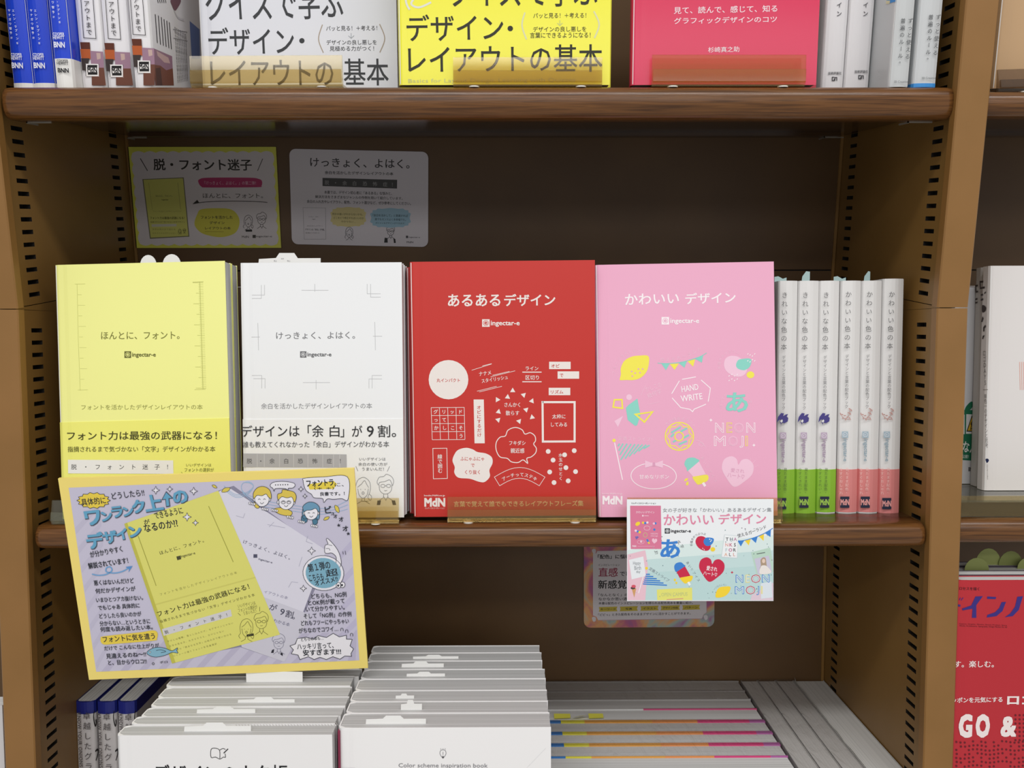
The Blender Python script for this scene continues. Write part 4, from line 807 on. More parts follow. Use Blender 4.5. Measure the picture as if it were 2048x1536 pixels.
def face(x, y, s, hair, hp, glasses=False, long=False):
    if long: cv.blob([(x-52*s, y+50*s), (x-60*s, y), (x-40*s, y-48*s), (x, y-62*s), (x+42*s, y-44*s), (x+56*s, y), (x+48*s, y+56*s), (x, y+40*s)], hair, 8, NK, 3)
    cv.blob([(x-44*s, y-6*s), (x-40*s, y+30*s), (x-18*s, y+52*s), (x+12*s, y+54*s), (x+38*s, y+34*s), (x+44*s, y), (x+20*s, y-34*s), (x-24*s, y-34*s)], '#f0eef4', 10, NK, 3)
    for k in (-1, 1): cv.ell(x+k*46*s, y+12*s, 8*s, 11*s, '#f0eef4', 9, NK, 2.6)
    cv.blob([(x+a*s, y+b*s) for a, b in hp], hair, 12, NK, 3)
    for k in (-16, 16):
        if glasses: cv.ell(x+k*s, y+12*s, 12*s, 9*s, None, 14, NK, 2.6)
        cv.curve([(x+(k-7)*s, y+12*s), (x+k*s, y+7*s), (x+(k+7)*s, y+12*s)], 2.6, NK, 15)
    cv.curve([(x-11*s, y+30*s), (x, y+38*s), (x+12*s, y+29*s)], 2.8, NK, 14)
face(1316, 232, 1.0, '#dfc658', [(-50, 6), (-52, -30), (-26, -62), (14, -68), (50, -44), (58, 4), (40, -4), (26, -22), (0, -12), (-30, -14)])
face(1466, 248, 1.05, '#dfc658', [(-46, -2), (-50, -34), (-26, -44), (-20, -62), (20, -56), (48, -46), (60, -20), (50, 12), (34, -18), (6, -14), (-26, -20)], True)
face(1622, 318, .92, '#6f9cba', [(-48, 0), (-56, -34), (-20, -62), (24, -58), (54, -30), (54, 6), (30, -20), (0, -10), (-30, -8)], False, True)
for P, c in (([(1262, 268), (1280, 262), (1300, 292), (1280, 296)], '#dfc658'), ([(1398, 300), (1440, 296), (1500, 318), (1490, 345), (1430, 336), (1390, 312)], '#dfc658'), ([(1562, 350), (1590, 342), (1596, 380), (1566, 388)], '#4f7c96'), ([(1630, 362), (1656, 358), (1660, 390), (1636, 400)], '#4f7c96')): cv.blob(P, c, 9, NK, 2.6)
for x, y in ((1254, 266), (1334, 300), (1394, 308), (1490, 350), (1560, 378), (1640, 404)):
    for k in range(4): cv.ell(x-14+k*10, y+k*2, 6, 8, '#f0eef4', 15, NK, 2, .3, 12)
cv.build('drawn_face')
cv.blob([(1370, 150), (1392, 136), (1450, 132), (1508, 140), (1522, 156), (1506, 172), (1480, 174), (1476, 188), (1462, 176), (1400, 176), (1392, 192), (1384, 174), (1370, 164)], '#eceaf2', 12, NK, 3); cv.t('……', 1398, 1480, 149, 157, NK, -2, .02, 14)
for x, y, r_ in ((1558, 179, 16), (1583, 223, 14), (658, 186, 24), (745, 179, 18), (893, 192, 24), (852, 352, 26), (904, 388, 18), (1624, 562, 24), (1573, 795, 20)): star4(cv, x, y, r_, '#33343e', '#eceaf2', 3, 12); cv.build('star_drawing')
cv.blob([(1572, 128), (1580, 112), (1700, 104), (1846, 104), (1850, 242), (1810, 238), (1760, 242), (1722, 240), (1700, 262), (1692, 238), (1640, 232), (1622, 210), (1592, 190), (1578, 160)], '#eceaf2', 10, NK, 3)
cv.poly([(1600, 150), (1760, 128), (1782, 148), (1760, 178), (1612, 182)], '#e9d24e', 11); cv.t('フォントラ', 1594, 1762, 122, 166, NK, -8, .045, 13); cv.t('に、', 1768, 1824, 140, 164, NK, -2, .01, 13); cv.t('（＊ ＊）', 1640, 1764, 166, 184, NK, -2, .02, 13); cv.t('良書です。！', 1678, 1830, 196, 222, NK, -4, .028, 13)
for c1, x, y, z_ in (('ビ', 1724, 308, 54), ('ュ', 1754, 328, 30), ('オ', 1772, 348, 30), ('オ', 1808, 366, 36), ('★', 1793, 403, 26), ('オ', 1834, 424, 42), ('★', 1852, 455, 26)): cv.ch(c1, x, y, z_, NK, -.1, .03, 13)
cv.build('speech_lettering')
# pointing balloon
cv.blob([(1706, 570), (1708, 530), (1726, 520), (1716, 492), (1726, 488), (1768, 532), (1796, 580), (1808, 640), (1790, 670), (1776, 640), (1776, 600), (1750, 576), (1722, 578)], '#eceaf2', 10, NK, 3); cv.curve([(1712, 548), (1732, 548), (1738, 560)], 2.6, NK, 12); cv.curve([(1728, 524), (1752, 530)], 2.6, NK, 12)
cv.ell(1697, 700, 127, 108, '#eceaf2', 10, NK, 3, .1); cv.ell(1697, 700, 110, 94, '#7fb0c6', 12, None, 3, .1)
cv.t('第１弾の', 1608, 1745, 640, 696, NK, -24, .03, 14); cv.t('こちらも', 1612, 1702, 706, 752, NK, -12, .025, 14); cv.t('超', 1716, 1792, 676, 726, NK, -12, .02, 14); cv.t('オススメ!!', 1650, 1790, 744, 780, NK, -30, .025, 14)
for x, y in ((1792, 775), (1816, 772)): cv.ell(x, y, 15, 17, '#f2f0f6', 15, NK, 3); cv.ell(x-3, y+2, 6, 7, NK, 17)
cv.line([(1818, 566), (1820, 584)], 3, NK, 12); cv.line([(1832, 562), (1836, 586)], 3, NK, 12); cv.build('balloon_drawing')
for s_, x0, x1, y in (('どちらも、NG例', 1624, 1842, 862), ('とOK例が載って', 1604, 1830, 902), ('いて分かりやすい。', 1590, 1830, 942), ('そして「NG例」の作例', 1576, 1872, 984), ('どれもフツーにやっちゃい', 1560, 1856, 1028), ('がちなのでコワイ…', 1546, 1790, 1074)): cv.t(s_, x0, x1, y-36, y, NK, -14, .02, 12)
for x, y in ((1812, 1050), (1842, 1060), (1872, 1082)): cv.curve([(x-8, y+10), (x-6, y-6), (x+6, y-6), (x+8, y+10)], 3, NK, 12)
cv.build('handwriting')
P = [(1490, 1152), (1524, 1140), (1536, 1106), (1590, 1098), (1636, 1110), (1664, 1088), (1716, 1100), (1758, 1074), (1796, 1096), (1840, 1086), (1840, 1110), (1876, 1112), (1862, 1152), (1884, 1170), (1868, 1200), (1872, 1216), (1830, 1214), (1800, 1234), (1756, 1218), (1716, 1236), (1676, 1222), (1640, 1236), (1604, 1218), (1552, 1236), (1540, 1208), (1498, 1200), (1512, 1176)]
cv.poly(P, '#eceaf0', 10); cv.line(P, 3.5, NK, 12, True)
cv.t('どちらの本も…', 1560, 1700, 1098, 1124, NK, -10, .015, 14); cv.t('ハッキリ言って、', 1536, 1762, 1132, 1176, NK, -10, .018, 14); cv.t('安すぎます!!!', 1572, 1808, 1172, 1214, NK, -10, .035, 14); cv.build('burst_lettering')

# small mint card
SCARD = card('price_card', 'small mint and white promotional card with heart and ice lolly, hanging below the pink book', pose(LO, .1461, -.010, -.2893, .0524, -.013, .0019), .1447, .1009, 'eff3f6', t=.0012)
cv = Canvas(SCARD, base=.0001, rough=.4).org(1140, 980, 4.655)
cv.poly([(536, 560), (1892, 420), (1892, 1026), (536, 1026)], '#dcecea', 0); cv.poly([(536, 660), (1892, 560), (1892, 1026), (536, 1026)], '#c6dfdf', 1); cv.poly([(536, 780), (1892, 700), (1892, 1026), (536, 1026)], '#bddada', 2)
cv.poly([(536, 600), (700, 560), (725, 700), (700, 1026), (536, 1026)], '#eac3d0', 3); cv.poly([(1690, 980), (1892, 860), (1892, 1026), (1680, 1026)], '#e0cbd8', 3); cv.build('card_ground')
K = '#4a4c52'; PK = '#e48aa8'; B_ = '#3f84d4'; RD_ = '#cc2a4c'; YE = '#f7d73c'
cv.t('エムディエヌコーポレーション', 570, 800, 114, 130, '#2c2c34', 2, .02); cv.t('女の子が好きな「かわいい」あるあるデザイン集', 864, 1876, 168, 208, '#8e9296', -4, .006); cv.t('かわいい', 872, 1338, 226, 328, PK, -4, .02); cv.t('デザイン', 1384, 1826, 220, 320, PK, -4, .024); cv.build('title_lettering')
cv.poly([(560, 146), (845, 146), (852, 548), (566, 548)], '#dc7c9c', 3); cv.t('かわいいデザイン', 614, 786, 194, 216, '#f6dbe6', 2, .02, 5); cv.ell(678, 239, 8, 8, '#f6dbe6', 5); cv.line([(690, 240), (732, 240)], 4, '#f6dbe6', 5)
cv.ell(630, 314, 24, 17, YE, 5, rot=-.6)
for x, y, c in ((680, 304, YE), (700, 308, B_), (720, 302, '#f6dbe6'), (795, 310, B_), (780, 312, '#f2c4d6'), (630, 385, B_), (648, 392, YE), (612, 378, '#f6dbe6'), (785, 368, B_), (625, 440, B_), (662, 480, '#f2c4d6')): cv.ell(x, y, 11, 11, c, 5, n=12)
cv.ell(716, 354, 28, 20, None, 5, '#f6dbe6', 3); cv.ell(700, 418, 18, 20, None, 5, '#c9c08c', 5); cv.t('NEON', 752, 816, 398, 414, '#f2c4d6', 0, .02, 5); cv.t('MOJI', 752, 816, 422, 438, '#f2c4d6', 0, .02, 5); cv.poly([(604, 432), (644, 436), (616, 462)], '#7a6ab0', 5); cv.ell(658, 484, 32, 18, None, 5, '#f2c4d6', 3); cv.line([(716, 458), (734, 494)], 16, B_, 5); cv.line([(728, 482), (738, 500)], 14, YE, 6); heart(cv, 786, 474, .5, '#f2c4d6', .1, 5); cv.t('MdN', 580, 616, 514, 530, '#f6e6ee', 0, .05, 5); cv.line([(628, 524), (790, 522)], 3, '#eeb6ca', 5); cv.build('printed_pink_book')
logo_e(cv, 882, 357, 48, '#2c2c34', '#eff3f6', 1126); cv.build('maker_logo')
cv.t('あ', 840, 1024, 458, 634, B_, 0, .04); cv.arc('ぽってり', 920, 560, 120, 120, 160, 240, 36, K); cv.arc('文字', 930, 580, 125, 125, 300, 345, 36, K); cv.build('fat_letter_drawing')
cv.blob([(1168, 480), (1190, 436), (1240, 432), (1290, 470), (1310, 520), (1290, 560), (1240, 562), (1190, 530)], RD_, 3); cv.blob([(1242, 480), (1262, 446), (1310, 444), (1338, 456), (1330, 490), (1300, 518), (1262, 516)], B_, 4); cv.ell(1329, 552, 22, 20, YE, 4)
for x, y in ((1300, 458), (1316, 466), (1308, 478)): cv.ell(x, y, 6, 5, '#eef4f6', 6, n=10)
for x, y in ((1232, 538), (1246, 550)): cv.line([(x, y), (x+6, y+10)], 5, '#eef4f6', 6)
cv.arc('手描きのつぶつぶ', 1225, 500, 95, 95, 165, 295, 26, K); cv.build('dots_drawing')
cv.poly([(1436, 414), (1566, 426), (1556, 636), (1408, 626)], '#d0dadf', 3); cv.poly([(1440, 418), (1564, 430), (1552, 630), (1412, 620)], '#f0f4f6', 4)
for s_, y, cs in (('THA', 456, (K, '#6b7c88', '#c08cae')), ('NKS', 508, ('#e8a8a0', '#c86a8a', K)), ('FOR', 556, ('#b8ccd2', '#c05a8a', K)), ('ALL', 598, ('#e8b8a0', K, '#d89a90'))):
    for i, c1 in enumerate(s_): cv.ch(c1, 1462+i*38-(y-456)*.08, y, 44, cs[i], 0, .02, 6)
cv.build('printed_thanks_card')
bunting(cv, [(1530, 470), (1600, 472), (1700, 448), (1800, 408), (1888, 356)], [([(1560, 474), (1624, 466), (1590, 526)], B_), ([(1624, 468), (1684, 450), (1664, 516)], YE), ([(1684, 452), (1748, 428), (1730, 494)], B_), ([(1756, 430), (1806, 404), (1802, 474)], YE), ([(1812, 400), (1870, 370), (1866, 438)], B_)], B_)
for i, c1 in enumerate('使えるガーランド'): cv.ch(c1, 1574+i*34, 424-i*9.5-max(0, i-3)*3, 38, K, -.32, 0)
cv.build('garland_drawing')
cv.poly([(1686, 580), (1862, 536), (1892, 680), (1892, 760), (1740, 800)], '#bcd9c8', 3); cv.poly([(1716, 640), (1850, 610), (1880, 760), (1750, 790)], '#cbc8dc', 4)
cv.blob([(1776, 700), (1774, 650), (1800, 626), (1822, 640), (1830, 700), (1840, 730), (1770, 736)], '#b09a84', 5); cv.ell(1802, 660, 15, 20, '#e6cdbc', 6); cv.blob([(1768, 780), (1774, 716), (1800, 700), (1836, 712), (1872, 770)], '#ece6e2', 6); cv.t('~~~~~~', 1738, 1816, 590, 600, K, -14, .02, 5); cv.build('printed_portrait')
cv.poly([(548, 650), (682, 618), (706, 800), (574, 832)], '#e9eef2', 4); cv.t('Happy', 588, 658, 664, 706, '#8a9096', -2, 0, 6); cv.t('Birth', 600, 662, 706, 744, '#8a9096', -2, 0, 6); cv.t('day', 618, 656, 748, 780, '#8a9096', -2, 0, 6); cv.build('printed_birthday_card')
cv.ell(712, 728, 13, 13, YE, 5); cv.line([(690, 770), (638, 960)], 8, '#f4eef2', 5)
for k in range(1, 7): t_ = k/6; cv.line([(712-34*t_, 766+108*t_), (712+190*t_, 764+122*t_)], 11, B_, 5)
for i, c1 in enumerate('定番ストライプ'): cv.ch(c1, 752+i*26, 736+i*17, 34, '#6a7480', .58, 0)
cv.build('flag_drawing')
cv.blob([(970, 720), (985, 684), (1030, 672), (1060, 694), (1070, 712), (994, 764)], B_, 5); cv.poly([(992, 762), (1070, 710), (1120, 798), (1020, 816)], RD_, 6); cv.blob([(1022, 816), (1070, 806), (1138, 798), (1132, 840), (1088, 866), (1062, 866)], YE, 5); cv.line([(1100, 856), (1116, 886)], 20, '#f3f6f6', 6)
for i, c1 in enumerate('あい♡アイス'): cv.ch(c1, 1096+i*20, 678+i*32, 30, K, .95, 0)
cv.ell(976, 836, 10, 12, YE, 5); cv.ell(990, 864, 9, 11, YE, 5); cv.build('ice_lolly_drawing')
heart(cv, 1314, 745, 2.4, RD_, .16, 5); cv.t('愛され', 1268, 1368, 702, 746, '#f6e6ea', 14, .03, 7); cv.t('ハート♡', 1238, 1366, 752, 790, '#f6e6ea', 18, .02, 7); cv.build('heart_drawing')
cv.blob([(1356, 996), (1362, 946), (1390, 908), (1440, 898), (1490, 900), (1486, 940), (1450, 982), (1400, 1000)], YE, 5)
cv.arc('フルーツならレモン', 1430, 1010, 118, 128, 200, 285, 24, '#8a9a9c'); cv.build('lemon_drawing')
for tx, x0, x1, y0, y1, c in (('N', 1542, 1612, 788, 862, B_), ('E', 1634, 1672, 788, 862, '#efe28e'), ('O', 1686, 1772, 786, 864, RD_), ('N', 1786, 1856, 786, 860, B_), ('M', 1534, 1620, 896, 968, B_), ('O', 1636, 1724, 892, 970, RD_), ('J', 1736, 1760, 894, 978, B_), ('I', 1778, 1792, 894, 966, '#efe28e')):
    cv.t(tx, x0, x1, y0, y1, c, 0, .03, 5); cv.t(tx, x0+6, x1-6, y0+6, y1-6, '#dce8ec', 0, -.012, 7)
cv.poly([(1774, 870), (1876, 850), (1884, 1000), (1778, 1012)], '#dde6ee', 4); cv.poly([(1508, 754), (1513, 762), (1522, 766), (1513, 771), (1508, 780), (1503, 771), (1494, 766), (1503, 762)], RD_, 5); cv.build('neon_lettering')
cv.poly([(808, 926), (1136, 908), (1138, 1026), (812, 1026)], '#e6e478', 4); cv.t('OPEN CAMPUS', 850, 1094, 956, 990, '#c9cf86', -6, .02, 6); cv.line([(900, 1020), (1054, 1010)], 8, '#e0a088', 6); cv.build('printed_ticket')
cv.poly([(574, 918), (616, 916), (598, 1000)], '#d2a06a', 5); cv.ell(592, 896, 20, 14, '#d8586a', 6); cv.ell(586, 912, 22, 12, '#4a4440', 5); cv.build('ice_cone_drawing')
rr = random.Random(3)
for i in range(46):
    x = rr.uniform(545, 1885); y = rr.uniform(330, 1015)
    cv.ell(x, y, rr.uniform(3, 6), rr.uniform(3, 5), rr.choice(['#5f7f84', '#8a7a8a', '#7fa0a0', '#9ab0b4']), 4, n=8)
cv.build('confetti_dot')['kind'] = 'stuff'

# two cards stuck to the upper back panel
def stuck(name, label, M, px, d, w, h, col, r=0.0, roll=0): pass
q0 = fd(UP, 272, 496, .2905); q1 = fd(UP, 560, 496, .2905); ww = (q1-q0).length; roll = math.atan2((q1-q0).z, (q1-q0).x)
CA = card('stuck_card', 'yellow scalloped-edge card with pink title pill, stuck to the upper back panel', pose(UP, q0.x, .2905, q0.z, 0, 0, 0), .1885, .1270, 'd9d957', t=.0008)
cv = Canvas(CA, base=.0001, rough=.5).org(240, 280, 6.206); WH = '#dad4d6'
P = []
def edge(x0, y0, x1, y1, n, amp):
    for i in range(n*4): t = i/(n*4); s_ = abs(math.sin(math.pi*t*n))*amp; dx, dy = x1-x0, y1-y0; L_ = math.hypot(dx, dy); P.append((x0+dx*t+dy/L_*s_, y0+dy*t-dx/L_*s_))
edge(155, 160, 1890, 158, 12, 22); edge(1890, 158, 1950, 1290, 8, 22); edge(1950, 1290, 250, 1290, 12, 22); edge(250, 1290, 155, 160, 8, 22)
cv.poly(P, WH, 0); K = '#33302c'
cv.t('脱・フォント迷子', 420, 1640, 236, 376, K, 4, .03); cv.line([(252, 228), (342, 382)], 10, K); cv.line([(1772, 232), (1708, 382)], 8, K)
cv.blob([(972, 520), (990, 486), (1100, 468), (1600, 468), (1720, 482), (1762, 510), (1756, 570), (1700, 586), (1100, 590), (1010, 578)], '#b53a6c', 2); cv.t('「けっきょく、よはく。」の第二弾！', 1050, 1690, 510, 556, '#dcb0c4', 2, .01, 4)
cv.t('ほんとに、フォント。', 1030, 1776, 664, 722, '#55524e', 0, .014); cv.curve([(905, 792), (1100, 766), (1400, 758), (1700, 764), (1830, 776)], 8, K); cv.poly([(905, 792), (960, 742), (985, 780)], K, 3); cv.build('title_lettering')
cv.poly([(278, 486), (792, 464), (862, 1200), (372, 1226)], '#77755c', 2); cv.poly([(292, 494), (782, 474), (850, 1190), (382, 1212)], '#cfcf6e', 3)
cv.line([(356, 530), (404, 870)], 4, '#a5a45c', 4); cv.line([(718, 530), (752, 860)], 6, '#a5a45c', 4); cv.t('ほんとに、フォント。', 446, 650, 682, 706, '#6c6a44', 0, .02, 5); cv.t('ingectar', 520, 604, 734, 754, '#55542e', 0, .03, 5)
cv.t('フォントを活かしたデザインレイアウト', 412, 764, 876, 896, '#8f8d4c', 0, 0, 5); cv.t('フォント力は最強の武器になる！', 376, 804, 952, 984, '#4a4928', 0, .02, 5); cv.t('指摘されるまで気づかない文字デザイン', 380, 806, 1008, 1028, '#6c6a3a', 0, .01, 5); cv.poly([(392, 1046), (700, 1040), (704, 1072), (396, 1078)], '#c9c8b4', 4)
cv.t('文字の見せ方で変わる', 402, 690, 1098, 1120, '#8a8848', 0, 0, 5); cv.t('大きさそろえだけじゃない', 404, 700, 1146, 1166, '#8a8848', 0, 0, 5); cv.lay0 = 4; girl(cv, 742, 1120, .45, '#6c6a3a', 4); boy(cv, 800, 1120, .4, '#6c6a3a', 4); cv.lay0 = 0; cv.build('printed_yellow_book')
cv.blob([(925, 1040), (960, 920), (1010, 860), (1200, 846), (1380, 862), (1470, 950), (1480, 1060), (1420, 1160), (1260, 1206), (1080, 1180), (980, 1130)], '#d2cc4e', 2)
cv.t('フォントを活かした', 1005, 1400, 940, 980, K, 0, .02, 4); cv.t('デザイン', 1114, 1300, 1010, 1046, K, 0, .02, 4); cv.t('レイアウトの本', 1058, 1376, 1078, 1112, K, 0, .02, 4); cv.line([(1055, 1136), (1290, 1138)], 4, '#8f7c2e', 4); cv.build('blob_lettering')
girl(cv, 1590, 975, 1.25, '#5a5654', 6); cv.poly([(1560, 1112), (1640, 1112), (1640, 1138), (1560, 1138)], '#2c2a2a', 3); cv.build('drawn_face'); boy(cv, 1758, 965, 1.35, '#5a5654', 6); cv.build('drawn_face')
cv.t('MdN', 1514, 1600, 1188, 1216, '#55524e', 0, .02); cv.rect(1646, 1178, 1686, 1216, '#44423e', 2); cv.t('ingectar-e', 1692, 1888, 1186, 1214, '#55524e', 0, .02); cv.build('maker_logo')
CB = card('stuck_card', 'pale grey rounded card with yellow and blue speech clouds, stuck to the upper back panel', pose(UP, -.2520, .2905, .0535, 0, 0, -.022), .1770, .1200, 'dbd6dc', t=.0008, r=.008)
cv = Canvas(CB, base=.0001, rough=.5).org(560, 280, 6.606); K = '#3b3a3c'
cv.t('けっきょく、よはく。', 400, 1712, 236, 352, K, 26, .012); cv.t('余白を活かしたデザインレイアウトの本', 592, 1498, 408, 452, K, 18, .018); cv.build('title_lettering')
cv.poly([(562, 500), (1548, 526), (1546, 642), (562, 608)], '#4d4d4d', 2)
for i, (c1, x) in enumerate(zip('脱・余白恐怖症！', (620, 735, 855, 985, 1122, 1255, 1390, 1500))): cv.ch(c1, x, 562+i*4, 62, '#9a9a9a', .03, .01, 4)
cv.build('grey_strip')
cv.t('本書では、デザイン初心者に「あるある」な悩みと、', 586, 1480, 668, 710, K, 18, .014); cv.t('解決方法をさまざまなジャンルの作例を用いて紹介しています。', 466, 1620, 728, 768, K, 24, .014); cv.t('余白の入れ方やレイアウト、配色、フォント選びなど、ぜひ参考にしてください。', 356, 1730, 790, 832, K, 30, .014); cv.build('body_lettering')
cv.line([(304, 892), (602, 898), (606, 1310), (320, 1310)], 4, '#9a989c', 2, True); cv.t('けっきょく、よはく。', 378, 516, 1006, 1022, '#77767a', 0, .01); cv.t('ingec', 426, 470, 1042, 1054, '#55545a', 0, .03); cv.t('余白を活かしたデザイン', 356, 570, 1128, 1142, '#8a898e', 0, .01); cv.t('デザインは「余白」が9割。', 334, 590, 1168, 1194, '#55545a', 4, .02); cv.t('誰も教えてくれなかった', 340, 520, 1220, 1234, '#77767a', 0, .02); cv.build('printed_white_book')
def cloud(x0, x1, y0, y1, c):
    P = []; n = 14
    for i in range(n*2): a = math.pi*i/n; k = 1 if i % 2 else .93; P.append(((x0+x1)/2+(x1-x0)/2*k*math.copysign(abs(math.cos(a))**.6, math.cos(a)), (y0+y1)/2+(y1-y0)/2*k*math.copysign(abs(math.sin(a))**.6, math.sin(a))))
    cv.blob(P, c, 2)
cloud(664, 1142, 884, 1148, '#dccf94'); cv.t('何かの違いがわからないかも、', 692, 1098, 962, 992, '#6a623c', 8, .01, 4); cv.t('どこをどう修正すればいいのか', 710, 1108, 1012, 1042, '#6a623c', 8, .01, 4); cv.t('わからない…', 812, 1000, 1064, 1088, '#6a623c', 6, .01, 4); cv.build('speech_cloud')
cloud(1188, 1732, 898, 1160, '#9fc3d6'); cv.t('「余白を活かして」と意識すれば', 1226, 1690, 978, 1012, '#3c5260', 8, .014, 4); cv.t('誰でもセンスよく多幸福でた。', 1254, 1664, 1030, 1062, '#3c5260', 8, .014, 4); cv.t('オシャレなデザインができます！', 1262, 1650, 1082, 1108, '#3c5260', 8, .01, 4); cv.build('speech_cloud')
girl(cv, 912, 1190, 1.15, '#66656a', 6); cv.build('drawn_face'); boy(cv, 1462, 1190, 1.15, '#55545a', 6); cv.poly([(1384, 1290), (1420, 1296), (1424, 1356), (1376, 1356)], '#2a2a2c', 3); cv.poly([(1498, 1296), (1524, 1310), (1530, 1360), (1506, 1360)], '#2a2a2c', 3); cv.build('drawn_face')
cv.rect(1664, 1264, 1692, 1296, '#44434a', 2); cv.t('ingectar-e', 1700, 1850, 1274, 1296, '#55545a', 4, .02); cv.t('MdN', 1674, 1760, 1336, 1362, '#55545a', 2, .02); cv.build('maker_logo')
# watercolour-framed card on the lower back panel
q0 = fd(LO, 1171, 1255, .2905)
WCM, nt, b = newmat('watercolour_paper'); n1 = tex(nt, (1, 1, 1), 16, 4); n1.inputs['Distortion'].default_value = 1.5
r_ = ramp(nt, n1.outputs['Color'] if False else n1.outputs['Fac'], [(.30, '8a5a92'), (.42, 'b4607e'), (.52, 'd39a62'), (.62, '9ab0a8'), (.72, 'a06a98')]); nt.links.new(r_.outputs[0], b.inputs['Base Color']); b.inputs['Roughness'].default_value = .6
CC = card('stuck_card', 'watercolour-framed rounded card on the lower back panel, half hidden behind the mint card', pose(LO, .1306, .2905, -.4235, 0, 0, .004), .1765, .1270, 'cdc8cc', t=.0008, r=.009)
CC.children[0].data.materials[0] = WCM
cv = Canvas(CC, base=.0001, rough=.5).org(1160, 1090, 7.314); K = '#2c2a2c'
cv.poly([(250, 88), (1840, 60), (1850, 985), (1815, 1010), (1780, 1075), (265, 1098), (240, 1050), (190, 1030), (190, 130), (240, 120)], '#cfcace', 0); cv.line([(1850, 300), (1854, 990), (1812, 1016), (1782, 1078), (900, 1090), (262, 1102)], 6, '#b58a9c', 1)
for x, y in ((205, 92), (205, 1085), (1840, 1060)): cv.blob([(x-30, y-20), (x, y-36), (x+26, y-20), (x+22, y+26), (x-12, y+34)], '#cfcace', 1)
cv.t('「配色」に悩む全ての人へ', 260, 1100, 138, 204, K, -8, .035); cv.t('インスピレーション', 266, 580, 276, 308, K, -2, .01); cv.t('直感', 270, 552, 330, 462, '#93304c', 0, .02); cv.t('でひらめく', 582, 980, 384, 456, K, -6, .02); cv.t('新感覚の配色本', 264, 1250, 512, 640, K, -4, .03); cv.build('title_lettering')
cv.t('「なんとなく」のイメージは', 270, 1000, 708, 752, K, -6, .018); cv.t('なかなか思い通りにならない', 272, 1050, 768, 812, K, -6, .018); cv.t('本書は配色のインスピレーションを得られる配色見本を豊富に紹介。', 272, 1650, 832, 872, K, -8, .02)
for s_, x0, x1 in (('キーワード', 275, 548), ('写真', 582, 846), ('イラスト', 884, 1150), ('デザイン作例', 1180, 1462), ('パターン', 1496, 1756)):
    dy = -(x0-275)*.022; cv.poly([(x0, 908+dy), (x1, 900+dy), (x1-14, 936+dy), (x1, 968+dy), (x0, 976+dy), (x0+10, 942+dy)], '#b9a73c', 2)
    m = (x0+x1)/2; hw = min(110, 24*len(s_)); cv.t(s_, m-hw, m+hw, 924+dy, 956+dy, K, -2, .02, 4)
cv.t('「ピピっ」ときた配色をそのままデザインに活かすことができます。', 266, 1616, 1000, 1040, K, -22, .018); cv.build('body_lettering')

# ================================================================== bottom compartment
def plainbook(name, label, M, x, d, z, w, t, h, color, pg, group=None, slipspec=None, inset=.0012, faceout=True, rough=.42):
    return face_book(name, label, M, x, d, z, w, h, t, color, 0, 0, 0, group, pm=pg, rough=rough)
ZS = -.364
# stack of white "idea notebooks" at left, front one cover-out, then copies behind
LB = 'white sketch-notebook copies in the lower left row'; nb = []
ys = (1464, 1444, 1428, 1409, 1390, 1369, 1349, 1334); ds = [fz(LO, 450, y, ZS+.002).y for y in ys]; ds[0] = -.133
words = ('front', 'second', 'third', 'fourth', 'fifth', 'sixth', 'seventh', 'rearmost')
for i in range(8):
    d0 = ds[i]; d1 = ds[i+1]-.0006 if i < 7 else ds[i]+.019; x0 = -.3058+(.0006, .0042, .0060, .0066, .0048, .0030, .0070, .004)[i]; wd = .1835 if i == 0 else .1830-(.0045 if i else 0)
    r = face_book('notebook', (f'{words[i]} white notebook of the lower left row, counting from the aisle' if i else 'front white notebook with open-book emblem in the lower left row'), LO, x0, d0, -.621, wd, .257+(.0004 if i % 2 else -.0004), d1-d0, 'ecebeb', group=LB, pm=PAGES_T, ins=.0006, c=.0005)
    nb.append(r)
    if i in (0, 2, 3, 5): slip(r, (.052, .062, .045, .075)[i if i < 3 else (3 if i == 3 else 3)], (d1-d0)*.45, .256, (.060, .055, .052, .054)[0 if i == 0 else 1], (.0075, .0055, .006, .012)[(0, 1, 2, 2, 3, 3)[i]], 'tab' if i != 5 else 'flat')
cv = Canvas(nb[0], base=.0002).org(100, 1280, 3.413); K = '#3a3a3c'
cv.curve([(1160, 808), (1158, 752), (1128, 738), (1100, 746), (1100, 800), (1130, 798), (1160, 812), (1184, 798), (1198, 800), (1196, 775)], 4, K, 1, False, 3); cv.curve([(1160, 750), (1180, 740), (1198, 746)], 4, K, 1, False, 3); cv.line([(1186, 772), (1216, 742)], 7, K); cv.build('open_book_emblem')
cv.t('デザインのネタ帳', 712, 1625, 845, 975, '#242426', 0, .02); cv.build('title_lettering')
for i_, d_, args in ((5, .0, ('注文カード', 1150, 1258, 296, 316)), ):
    cv = Canvas(nb[5], o=(0, (ds[6]-.0006-ds[5])*.45, 0), base=.0003).org(100, 1280, 3.413); cv.t(*args, '#7a7a7c', 0, .01); cv.build('slip_lettering')
